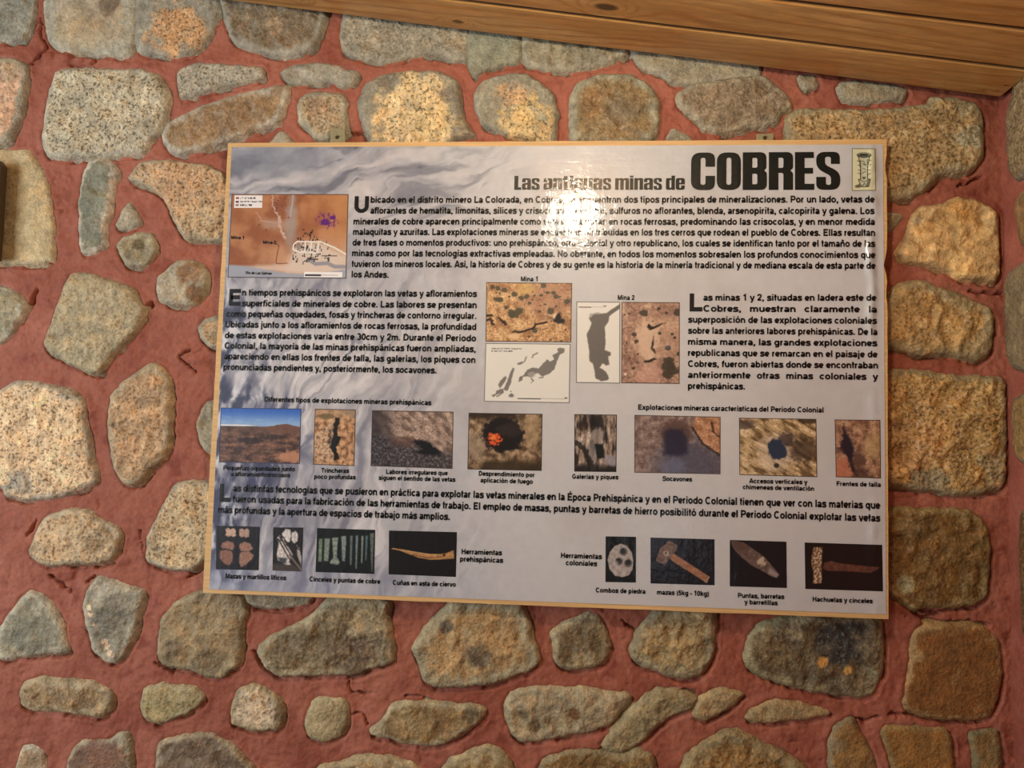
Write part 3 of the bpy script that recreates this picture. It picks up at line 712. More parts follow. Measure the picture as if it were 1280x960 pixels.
# ------------------------------------------------------------------ the stones set in it
def build_stone(i, name, parent, flip=None):
    pts, label, core, halo, spk, hgt, rough, cem, patches = STONES[i]
    P = SHAPES[i]
    st = 0.0026
    x0, z0 = P.min(0) - 0.012; x1, z1 = P.max(0) + 0.012
    x1 = min(x1, CORNER_X + 0.004)
    gx = np.arange(x0, x1, st); gz = np.arange(z0, z1, st)
    X, Z = np.meshgrid(gx, gz)
    s = stone_sdf(i, X, Z)
    d = -s
    H = hgt / 1000.0 * 0.82
    dp = np.maximum(d, 0)
    r = 0.0038 + 0.0012 * (i % 3)
    prof = H * (1 - np.exp(-(dp / r) ** 0.95))
    ramp = sstep(0.0, 0.018, dp)
    big = fbm(X / 0.085, Z / 0.085, 100 + i, 2)
    mid = fbm(X / 0.026, Z / 0.026, 200 + i, 4)
    # chipped facets
    fa = np.abs(perlin(X / 0.05 + 0.6 * big, Z / 0.05, 300 + i)) * 2
    fine = fbm(X / 0.0075, Z / 0.0075, 400 + i, 2)
    h = prof + ramp * rough * (0.0030 * big + 0.0021 * mid - 0.0034 * (fa - 0.4) * min(1.0, rough)) + 0.0006 * rough * (0.4 + spk) * fine * sstep(0, 0.004, dp)
    rg = ridged(X / 0.045 + 0.3 * mid, Z / 0.03, 450 + i, 3)
    h = h - 0.0022 * rough * sstep(0.86, 1.0, rg) * ramp + 0.0012 * rough * ramp * fbm(X / 0.012, Z / 0.012, 470 + i, 3)
    h = np.maximum(h, 0.4 * prof + 0.001)
    h = np.where(d < 0, d * 1.6 - 0.002, h - 0.002 * np.exp(-dp / 0.003))
    h = np.minimum(h, 0.0185)
    keep = s < 0.0075
    cell = keep[:-1, :-1] & keep[1:, :-1] & keep[:-1, 1:] & keep[1:, 1:]
    F = grid_faces(len(gx), len(gz))[cell.ravel()]
    used = np.unique(F)
    remap = np.full(X.size, -1); remap[used] = np.arange(len(used))
    F = remap[F]
    V = np.stack([X, WALL_Y - h, Z], -1).reshape(-1, 3)[used]
    # colour: cement-smeared rim around a core, with the stone's own blotches
    nz_ = fbm(X / 0.03, Z / 0.03, 600 + i, 4)
    hl = halo / 1000.0
    tcore = sstep(hl * 0.55, hl * 1.5, d + 0.45 * hl * nz_ * 1.6 + 0.004 * fine)
    c = mix(cem, core, tcore)
    for (px, pz, pr, pc, ps) in patches:
        dd = np.hypot(X - px / 1000.0, Z - pz / 1000.0) / (pr / 1000.0) + 0.55 * nz_
        c = mix(c, pc, ps * sstep(1.05, 0.6, dd))
    v = 1 + 0.13 * fbm(X / 0.05, Z / 0.05, 700 + i, 4) + 0.10 * mid * rough
    c = c * v[..., None]
    warm = fbm(X / 0.04, Z / 0.04, 800 + i, 3)
    c = mix(c, c * np.array([1.08, 0.98, 0.86]), np.clip(warm, 0, 1) * 0.8 * tcore)
    c = mix(c, np.array(cem) * 1.03, sstep(0.25, 0.6, fbm(X / 0.045, Z / 0.045, 850 + i, 4)) * 0.45 * (1 - 0.6 * spk))
    lum = c.mean(-1, keepdims=True)
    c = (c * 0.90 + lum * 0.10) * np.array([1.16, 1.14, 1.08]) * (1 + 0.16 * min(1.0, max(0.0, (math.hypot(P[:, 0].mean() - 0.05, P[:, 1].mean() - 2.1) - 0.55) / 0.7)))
    inpatch = np.zeros(X.shape)
    for (px, pz, pr, pc, ps) in patches:
        if pc[0] > core[0] + 25 and pc[0] > 175:
            inpatch = np.maximum(inpatch, sstep(1.05, 0.7, np.hypot(X - px / 1000.0, Z - pz / 1000.0) / (pr / 1000.0) + 0.35 * nz_))
    sp = spk * (0.25 + 0.75 * tcore)
    sp = np.maximum(sp, inpatch * 0.9 * (1 if spk > 0.12 else 0.1))
    # close the back: rim skirt and cap
    n = len(V)
    E = np.concatenate([F[:, [k, (k + 1) % 4]] for k in range(4)])
    key = np.sort(E, 1)
    _, idx, cnt = np.unique(key[:, 0].astype(np.int64) * n + key[:, 1], return_index=True, return_counts=True)
    B = E[idx[cnt == 1]]
    rim = np.unique(B)
    rm = np.full(n, -1); rm[rim] = n + np.arange(len(rim))
    VR = V[rim].copy(); VR[:, 1] = WALL_Y + 0.035
    cen = np.array([[V[:, 0].mean(), WALL_Y + 0.04, V[:, 2].mean()]])
    skirt = np.stack([B[:, 1], B[:, 0], rm[B[:, 0]], rm[B[:, 1]]], 1)
    V2 = np.concatenate([V, VR, cen])
    ci = len(V2) - 1
    tri = np.stack([rm[B[:, 1]], rm[B[:, 0]], np.full(len(B), ci)], 1)
    quads = np.concatenate([F, skirt])
    me = bpy.data.meshes.new(name)
    nq, ntq = len(quads), len(tri)
    me.vertices.add(len(V2)); me.vertices.foreach_set('co', V2.astype(np.float32).ravel())
    me.loops.add(nq * 4 + ntq * 3)
    me.loops.foreach_set('vertex_index', np.concatenate([quads.ravel(), tri.ravel()]).astype(np.int32))
    me.polygons.add(nq + ntq)
    me.polygons.foreach_set('loop_start', np.concatenate([np.arange(nq) * 4, nq * 4 + np.arange(ntq) * 3]).astype(np.int32))
    me.polygons.foreach_set('loop_total', np.concatenate([np.full(nq, 4), np.full(ntq, 3)]).astype(np.int32))
    me.polygons.foreach_set('use_smooth', np.ones(nq + ntq, bool))
    me.update(calc_edges=True); me.validate()
    m = len(V2) - n
    cc = np.concatenate([c.reshape(-1, 3)[used], np.tile([cem], (m, 1))])
    ss = np.concatenate([sp.ravel()[used], np.zeros(m)])
    set_color(me, 'tone', cc); set_float(me, 'speckle', ss)
    return link(name, me, M_STONE, parent, label)


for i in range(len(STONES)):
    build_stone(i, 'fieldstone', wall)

# ------------------------------------------------------------------ ceiling of pine planks
def build_ceiling():
    L0, L1 = -2.6, 0.868           # along the slope (world x), the ends stop short of the right wall
    edges = [0.018] + [-0.092 - 0.118 * k for k in range(14)]
    VV = []; FF = []; CC = []; off = 0
    for k in range(len(edges) - 1):
        ya, yb = edges[k], edges[k + 1]
        if k < 3:
            us = np.concatenate([np.arange(L0, -0.95, 0.03), np.arange(-0.95, L1, 0.0035), [L1]])
            vs = np.concatenate([[0, 0.012, 0.024, 0.036, 0.05], np.linspace(0.075, 0.925, 32), [0.95, 0.964, 0.976, 0.988, 1]])
        else:
            us = np.linspace(L0, L1, 90); vs = np.linspace(0, 1, 9)
        U, Wt = np.meshgrid(us, vs)
        w = abs(yb - ya)
        Y = ya - 0.003 - (w - 0.006) * Wt
        edge = np.minimum(Wt, 1 - Wt) * w
        # tongue-and-groove: bevelled edges; the lip on the wall side of each board stands a little proud
        dz = 0.004 * sstep(0.004, 0.0, edge) + 0.0006 * fbm(U / 0.3, Y / 0.02, 60 + k, 2)
        Zc = ceil_z(U) + dz 
        # grain: rings of a long cone bent round knots
        gy = (Y - 0.5 * (ya + yb)) / w
        kn = []
        if k == 1:
            kn = [(0.109, -0.129, 0.011)]
        if k == 0:
            kn = [(-0.18, -0.016, 0.006), (-0.50, -0.03, 0.006), (0.852, -0.007, 0.0025), (0.855, -0.032, 0.0025)]
        if k == 2:
            kn = [(-0.35, -0.28, 0.012)]
        warp = 0.35 * fbm(U / 0.55, Y / 0.09, 70 + k, 3)
        cen = (-0.25, 0.55, 0.1)[k % 3]
        D = np.abs(gy - cen + 0.25 * np.sin(U * (1.7 + 0.4 * k) + k * 2.1)) * 3.4 + warp * 2.0 + U * (0.7 - 0.4 * (k % 2))
        knot = np.zeros(U.shape)
        for (kx, ky, kr) in kn:
            q = np.hypot((U - kx) / 2.1, (Y - ky)) / kr
            D = D + 2.6 * np.exp(-(q / 2.2) ** 2)
            knot = np.maximum(knot, sstep(1.2, 0.55, q))
        ring = np.abs(((D * 1.35) % 1.0) - 0.15)
        late = np.clip(1 - ring / 0.28, 0, 1) ** 1.5
        base = mix((206, 156, 92), (188, 134, 72), sstep(-0.4, 0.5, fbm(U / 0.4, Y / 0.05, 80 + k, 3)))
        c = mix(base, (166, 106, 48), late * (0.35 + 0.55 * sstep(-0.3, 0.5, fbm(U / 0.7, Y / 0.08, 90 + k, 2))))
        c = mix(c, (62, 34, 14), knot * 0.9)
        c = mix(c, (236, 192, 120), sstep(0.0105, 0.006, np.abs((1 - Wt) * w - 0.006)) * 0.3)  # lighter band: the lit bevel's highlight painted beside each seam
        c = mix(c, (60, 36, 16), sstep(0.0022, 0.0003, edge) * 0.8)  # shade of the groove painted dark along the board edges
        n0 = len(VV)
        V = np.stack([U, Y, Zc], -1).reshape(-1, 3)
        nx_, ny_ = len(us), len(vs)
        Vt = V.copy(); Vt[:, 2] = ceil_z(Vt[:, 0]) + 0.022
        b = grid_faces(nx_, ny_)
        rimi = np.concatenate([np.arange(nx_), np.arange(1, ny_) * nx_ + nx_ - 1, (ny_ - 1) * nx_ + np.arange(nx_ - 2, -1, -1), np.arange(ny_ - 2, 0, -1) * nx_])
        R = Vt[rimi]
        nv = len(V); m = len(R)
        j = np.arange(m)
        sk = np.stack([rimi, nv + j, nv + (j + 1) % m, rimi[(j + 1) % m]], 1)
        cn = [0, nx_ - 1, nx_ - 1 + ny_ - 1, 2 * (nx_ - 1) + ny_ - 1]
        cap = np.array([[nv + q for q in cn]])
        VV.append(np.concatenate([V, R])); CC.append(np.concatenate([c.reshape(-1, 3), np.tile([[52, 32, 16]], (m, 1))]))  # rim colour kept dark too, as painted shade inside the seams
        FF.append(np.concatenate([b, sk, cap]) + off)
        off += nv + m
    # the boarding above, dark, seen only through the gap along the wall
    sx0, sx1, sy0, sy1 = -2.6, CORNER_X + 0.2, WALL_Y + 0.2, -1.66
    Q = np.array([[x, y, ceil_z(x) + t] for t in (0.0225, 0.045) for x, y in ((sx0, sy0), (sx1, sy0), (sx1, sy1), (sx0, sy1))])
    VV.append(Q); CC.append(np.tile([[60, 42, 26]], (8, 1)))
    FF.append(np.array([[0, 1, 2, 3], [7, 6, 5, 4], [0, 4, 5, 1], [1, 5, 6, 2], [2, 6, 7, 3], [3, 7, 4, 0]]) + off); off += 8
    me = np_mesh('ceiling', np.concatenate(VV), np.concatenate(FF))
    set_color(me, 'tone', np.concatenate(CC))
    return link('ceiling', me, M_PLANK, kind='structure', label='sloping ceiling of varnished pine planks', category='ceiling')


build_ceiling()

# ------------------------------------------------------------------ right wall, with the stones that show at the corner
ys = np.concatenate([np.arange(WALL_Y + 0.25, -0.32, -0.006), np.arange(-0.34, -2.2, -0.06)])
zr = np.arange(0.0, 2.3, 0.012)
Yg, Zg = np.meshgrid(ys, zr)
rel = 0.0035 * fbm(Yg / 0.11, Zg / 0.11, 303, 4) + 0.002 * fbm(Yg / 0.03, Zg / 0.03, 305, 4)
V = np.stack([CORNER_X - rel, Yg, Zg], -1).reshape(-1, 3)
nf = len(V); nx, nz = len(ys), len(zr)
corner = [0, nx - 1, nx * nz - 1, nx * (nz - 1)]
VB = V[corner].copy(); VB[:, 0] = CORNER_X + 0.25
F = grid_faces(nx, nz)
extra = [[nf, nf + 3, nf + 2, nf + 1]] + [[corner[(k + 1) % 4], corner[k], nf + k, nf + (k + 1) % 4] for k in range(4)]
me = np_mesh('wall_right', np.concatenate([V, VB]), np.concatenate([F, np.array(extra)]))
tt = fbm(Yg / 0.25, Zg / 0.25, 321, 4)
mc = mix((156, 84, 68), (172, 98, 80), sstep(-0.4, 0.5, tt))
set_color(me, 'tone', np.concatenate([mc.reshape(-1, 3), np.tile([[165, 85, 74]], (4, 1))]))
wall_r = link('wall_right', me, M_MORTAR, kind='structure', label='side wall of red mortar and stone at the corner', category='wall')

# (distance from the corner, height) outlines in mm
SIDE = [([(26, 2010), (22, 2120), (60, 2190), (150, 2230), (330, 2200), (360, 2080), (200, 2010), (60, 1975)], 'tan granite stone on the side wall', (150, 128, 92), 0.7),
        ([(40, 1955), (160, 1985), (330, 1990), (340, 1860), (200, 1830), (60, 1850)], 'ochre stone on the side wall', (148, 116, 74), 0.3),
        ([(8, 1640), (6, 1820), (90, 1835), (280, 1790), (300, 1640), (120, 1610)], 'grey-green stone on the side wall', (140, 124, 92), 0.3),
        ([(26, 1470), (22, 1585), (120, 1600), (300, 1590), (320, 1480), (110, 1440)], 'pale tan stone on the side wall', (160, 130, 80), 0.4),
        ([(40, 1130), (36, 1380), (120, 1400), (300, 1390), (310, 1150), (150, 1110)], 'brown stone on the side wall', (120, 88, 52), 0.4)]
for q, (pts, lab, core, spk) in enumerate(SIDE):
    P = chaikin(np.array(pts, float) / 1000.0, 2)
    gx = np.arange(P[:, 0].min() - 0.01, P[:, 0].max() + 0.01, 0.005); gz = np.arange(P[:, 1].min() - 0.01, P[:, 1].max() + 0.01, 0.005)
    A, Z = np.meshgrid(gx, gz)
    s = poly_sdf(A + 0.003 * fbm(A / 0.02, Z / 0.02, 31 + q, 3), Z, P)
    dp = np.maximum(-s, 0)
    h = np.where(s > 0, -s * 1.6 - 0.002, 0.013 * (1 - np.exp(-dp / 0.008)) + sstep(0, 0.02, dp) * 0.003 * fbm(A / 0.04, Z / 0.04, 51 + q, 4))
    keep = s < 0.008
    cell = keep[:-1, :-1] & keep[1:, :-1] & keep[:-1, 1:] & keep[1:, 1:]
    F = grid_faces(len(gx), len(gz))[cell.ravel()]
    used = np.unique(F); rm = np.full(A.size, -1); rm[used] = np.arange(len(used)); F = rm[F]
    V = np.stack([CORNER_X - h, WALL_Y - A, Z], -1).reshape(-1, 3)[used]
    E = np.concatenate([F[:, [k, (k + 1) % 4]] for k in range(4)])
    key = np.sort(E, 1)
    _, idx, cnt = np.unique(key[:, 0].astype(np.int64) * len(V) + key[:, 1], return_index=True, return_counts=True)
    B = E[idx[cnt == 1]]; rim = np.unique(B); n = len(V)
    mp = np.full(n, -1); mp[rim] = n + np.arange(len(rim))
    VR = V[rim].copy(); VR[:, 0] = CORNER_X + 0.03
    F = np.concatenate([F, np.stack([B[:, 1], B[:, 0], mp[B[:, 0]], mp[B[:, 1]]], 1)])
    me = np_mesh('fieldstone', np.concatenate([V, VR]), F)
    c = mix((138, 128, 104), core, sstep(0.005, 0.018, dp + 0.006 * fbm(A / 0.03, Z / 0.03, 71 + q, 3)))
    c = c * (1 + 0.12 * fbm(A / 0.04, Z / 0.04, 81 + q, 4))[..., None]
    set_color(me, 'tone', np.concatenate([c.reshape(-1, 3)[used], np.tile([[130, 120, 100]], (len(rim), 1))]))
    set_float(me, 'speckle', spk)
    link('fieldstone', me, M_STONE, wall_r, lab)

# floor far below the picture, so the room stands on something
link('floor', Mb().box(-2.6, CORNER_X + 0.2, -3.4, WALL_Y + 0.2, -0.1, 0.0).done('floor'), M_FLOOR, kind='structure', label='bare clay floor', category='floor')

# ------------------------------------------------------------------ the information board
FC = np.array(FRAME_CORNERS, float) / 1e4          # top-left, top-right, bottom-right, bottom-left (x, z)
SC = np.array(SHEET_CORNERS, float) / 1e4
board = bpy.data.objects.new('information_board', None)
COL.objects.link(board)
board.location = (0, 0, 0)
board['label'] = 'large printed mining history board in a thin pine frame hung on the stone wall'
board['category'] = 'sign'

DEPTH = 0.016
IN = FC + (FC.mean(0) - FC) / np.linalg.norm(FC.mean(0) - FC, axis=1)[:, None] * 0.05
for k in range(4):
    a, b = FC[k], FC[(k + 1) % 4]; c, d = IN[(k + 1) % 4], IN[k]
    n = 60
    outer = [a + (b - a) * t for t in np.linspace(0, 1, n)]
    nrm = np.array([-(b - a)[1], (b - a)[0]]); nrm /= np.linalg.norm(nrm)
    wob = 0.0011 * fbm(np.linspace(0, 1, n) * 14, np.zeros(n) + k, 11 + k, 3)
    chip = np.zeros(n)
    if k == 1:      # torn and chipped in places along this side
        tt_ = np.linspace(0, 1, n)
        chip = 0.006 * (np.exp(-((tt_ - 0.27) / 0.018) ** 2) + 0.7 * np.exp(-((tt_ - 0.06) / 0.012) ** 2) + 0.5 * np.exp(-((tt_ - 0.33) / 0.01) ** 2))
    env = np.sin(np.linspace(0, np.pi, n)) ** 0.3
    sgn = 1.0 if np.dot(nrm, FC.mean(0) - a) > 0 else -1.0
    outer = [p + nrm * (w * e) + nrm * sgn * ch for p, w, e, ch in zip(outer, wob, env, chip)]
    poly = [tuple(p) for p in outer] + [tuple(c), tuple(d)]
    me = Mb().prism(poly, 0.0, DEPTH).done('frame_batten', 0.0)
    link('frame_batten', me, M_FRAME, board)

for q, tab in enumerate(TABS):
    T = np.array(tab, float) / 1e4
    me = Mb().prism([tuple(p) for p in T], 0.0145, 0.0175).done('hanging_tab', 0.0012)
    o = link('hanging_tab', me, M_TAB, board)
    cx, cz = ((-0.4257, 2.0868), (0.428, 2.0822))[q]
    bm = bmesh.new()
    bmesh.ops.create_cone(bm, cap_ends=True, segments=24, radius1=0.0042, radius2=0.0034, depth=0.0022, matrix=Matrix.Translation((cx, 0.0138, cz)) @ Matrix.Rotation(math.pi / 2, 4, 'X'))
    bmesh.ops.create_cone(bm, cap_ends=True, segments=16, radius1=0.0016, radius2=0.0012, depth=0.0014, matrix=Matrix.Translation((cx, 0.0123, cz)) @ Matrix.Rotation(math.pi / 2, 4, 'X'))
    me = bpy.data.meshes.new('screw'); bm.to_mesh(me); bm.free()
    link('screw', me, M_SCREW, o)


def quad_points(Q, U, Vv):
    """Bilinear map of the unit square (u right, v down) onto four (x, z) corners."""
    U = U[..., None]; Vv = Vv[..., None]
    return (Q[0] * (1 - U) + Q[1] * U) * (1 - Vv) + (Q[3] * (1 - U) + Q[2] * U) * Vv


def flat_print(name, Q, y, colour_fn, step, parent, mat, label=None, thick=0.0):
    w = np.linalg.norm(Q[1] - Q[0]); h = np.linalg.norm(Q[3] - Q[0])
    nx_, ny_ = max(8, int(w / step)), max(8, int(h / step))
    U, Vv = np.meshgrid(np.linspace(0, 1, nx_), np.linspace(0, 1, ny_))
    P = quad_points(Q, U, Vv)
    V = np.stack([P[..., 0], np.full(U.shape, y), P[..., 1]], -1).reshape(-1, 3)
    F = grid_faces(nx_, ny_)[:, ::-1]
    c = colour_fn(U, Vv, w, h).reshape(-1, 3)
    if thick:
        cn = [0, nx_ - 1, nx_ * ny_ - 1, nx_ * (ny_ - 1)]
        VB = V[cn].copy(); VB[:, 1] += thick
        n = len(V)
        ex = [[n, n + 1, n + 2, n + 3]] + [[cn[k], cn[(k + 1) % 4], n + (k + 1) % 4, n + k] for k in range(4)]
        V = np.concatenate([V, VB]); F = np.concatenate([F, np.array(ex)]); c = np.concatenate([c, np.tile([[200, 195, 190]], (4, 1))])
    me = np_mesh(name, V, F, smooth=False)
    set_color(me, 'tone', c)
    return link(name, me, mat, parent, label)


# ---- painting helpers
def pn(tile, s):
    """Points traced in a picture's own pixels -> unit square."""
    x0, y0, x1, y1 = tile
    v = [float(a) for a in s.replace(',', ' ').split()]
    return [((v[i] - x0) / (x1 - x0), (v[i + 1] - y0) / (y1 - y0)) for i in range(0, len(v), 2)]


def pmask(U, V, asp, poly, soft=0.012, jit=0.0, seed=0):
    X = U * asp
    if jit:
        X = X + jit * fbm(U * asp / 0.06, V / 0.06, seed, 3); V = V + jit * fbm(U * asp / 0.06, V / 0.06, seed + 5, 3)
    return sstep(soft, -soft, poly_sdf(X, V, [(a * asp, b) for a, b in poly]))


def lmask(U, V, asp, pts, wdt, jit=0.0, seed=0):
    X = U * asp
    if jit:
        X = X + jit * fbm(U * asp / 0.06, V / 0.06, seed, 3)
    return sstep(wdt, wdt * 0.5, line_dist(X, V, [(a * asp, b) for a, b in pts]))


def blob(U, V, asp, cx, cy, rx, ry, seed=0, jit=0.3, soft=0.3):
    q = np.hypot((U - cx) * asp / rx, (V - cy) / ry) + jit * fbm(U * asp / 0.08, V / 0.08, seed, 4)
    return sstep(1 + soft, 1 - soft, q)


def rect(U, V, x0, y0, x1, y1):
    return ((U > x0) & (U < x1) & (V > y0) & (V < y1)).astype(float)


# ---- the printed background: pale sky of rock and mist, rough strata down the left side
def paint_sheet(U, Vv, w, h):
    x = U * w; y = Vv * h
    c = np.empty(U.shape + (3,)); c[:] = (207, 209, 210)
    c = mix(c, (190, 188, 186), sstep(-0.1, 0.6, fbm(x / 0.22, y / 0.18, 1, 4)) * 0.5)
    left = sstep(0.58, 0.05, U + 0.10 * fbm(x / 0.2, y / 0.2, 2, 3))
    c = mix(c, (166, 166, 174), left * 0.8)
    # strata: steep slanting streaks, broken and uneven
    wx = x + 0.30 * y + 0.05 * fbm(x / 0.22, y / 0.22, 5, 3) + 0.012 * fbm(x / 0.04, y / 0.05, 6, 3)
    a = fbm(wx / 0.040, y / 0.30, 7, 5)
    a2 = fbm(wx / 0.016, y / 0.14, 8, 4)
    r1 = ridged(wx / 0.075, y / 0.42, 9, 3)
    m = sstep(0.50, 0.10, U + 0.09 * a) * sstep(0.20, 0.40, Vv + 0.06 * a)
    c = mix(c, (100, 101, 120), m * sstep(0.0, 0.55, a) * 0.9)
    c = mix(c, (224, 221, 219), m * sstep(0.0, 0.5, -a + 0.35 * a2) * 0.75)
    c = mix(c, (78, 80, 100), m * sstep(0.82, 0.97, r1) * sstep(-0.4, 0.3, a2) * 0.75)
    c = mix(c, (228, 226, 224), m * sstep(0.62, 0.78, r1) * sstep(0.86, 0.78, r1) * 0.3)
    c = c * (1 + 0.07 * m * a2)[..., None]
    # broken rock at the very edge
    e = sstep(0.085, 0.012, U + 0.06 * fbm(x / 0.06, y / 0.09, 13, 4)) * sstep(0.17, 0.42, Vv)
    rk = fbm(x / 0.022 + 0.8 * a, y / 0.045, 15, 5)
    c = mix(c, mix((58, 64, 90), (228, 230, 232), sstep(-0.3, 0.4, rk)), e * 0.9)
    # deep blue folds printed in the lower left
    b = np.exp(-(((U - 0.085 - 0.03 * np.sin(Vv * 22) + 0.02 * a) / 0.055) ** 2)) * sstep(0.5, 0.62, Vv) * sstep(0.97, 0.8, Vv)
    c = mix(c, (52, 58, 92), b * sstep(-0.15, 0.35, fbm(wx / 0.018, y / 0.10, 17, 4)) * 0.8)
    c = mix(c, (150, 158, 184), sstep(0.5, 0.0, U) * sstep(0.88, 1.0, Vv + 0.04 * a) * 0.5)
    # rock folds along the top left, rising to the right
    ty = y + 0.30 * x + 0.035 * fbm(x / 0.14, y / 0.09, 19, 4)
    t1 = fbm(x / 0.16, ty / 0.028, 21, 5); r2 = ridged(x / 0.26, ty / 0.065, 22, 4)
    mt = sstep(0.52, 0.22, U + 0.08 * fbm(x / 0.1, y / 0.1, 23, 3)) * sstep(0.24, 0.12, Vv)
    c = mix(c, (118, 121, 132), mt * sstep(-0.05, 0.5, t1) * 0.95)
    c = mix(c, (86, 90, 102), mt * sstep(0.86, 0.99, r2) * 0.8)
    c = mix(c, (212, 208, 206), mt * sstep(0.0, 0.5, -t1) * 0.75)
    c = mix(c, (126, 134, 148), blob(U, Vv, w / h, 0.07, 0.03, 0.12, 0.04, 24) * 0.6)
    mott = fbm(x / 0.02, y / 0.02, 25, 4)
    c = c * (1 + (0.015 + 0.05 * np.maximum(left, mt)) * mott)[..., None]
    c = mix(c, (196, 194, 190), sstep(0.3, 0.9, U) * sstep(0.3, 1.0, Vv) * 0.4)
    return c


sheet = flat_print('print_sheet', SC, -0.0012, paint_sheet, 0.0024, board, M_VINYL, 'glossy vinyl print with a pale rock background', 0.0012)


# ---- the printed pictures
def border(c, U, V, w, h, col=(70, 50, 40), t=0.0010):
    m = (np.minimum(np.minimum(U, 1 - U) * w, np.minimum(V, 1 - V) * h) < t).astype(float)
    return mix(c, col, m)


def rocky(U, V, asp, seed, lo, mid_, hi, scale=0.12, stretch=(1, 1), rot=0.0):
    X = U * asp
    a = X * math.cos(rot) + V * math.sin(rot); b = -X * math.sin(rot) + V * math.cos(rot)
    f = fbm(a / (scale * stretch[0]), b / (scale * stretch[1]), seed, 5)
    r = ridged(a / (scale * 0.8 * stretch[0]), b / (scale * 0.8 * stretch[1]), seed + 50, 4)
    c = mix(lo, mid_, sstep(-0.5, 0.1, f))
    c = mix(c, hi, sstep(0.05, 0.6, f))
    c = mix(c, np.asarray(lo, float) * 0.55, sstep(0.80, 0.97, r) * 0.8)
    g = fbm(a / (scale * 0.18 * stretch[0]), b / (scale * 0.18 * stretch[1]), seed + 90, 3)
    return c * (1 + 0.28 * g)[..., None]


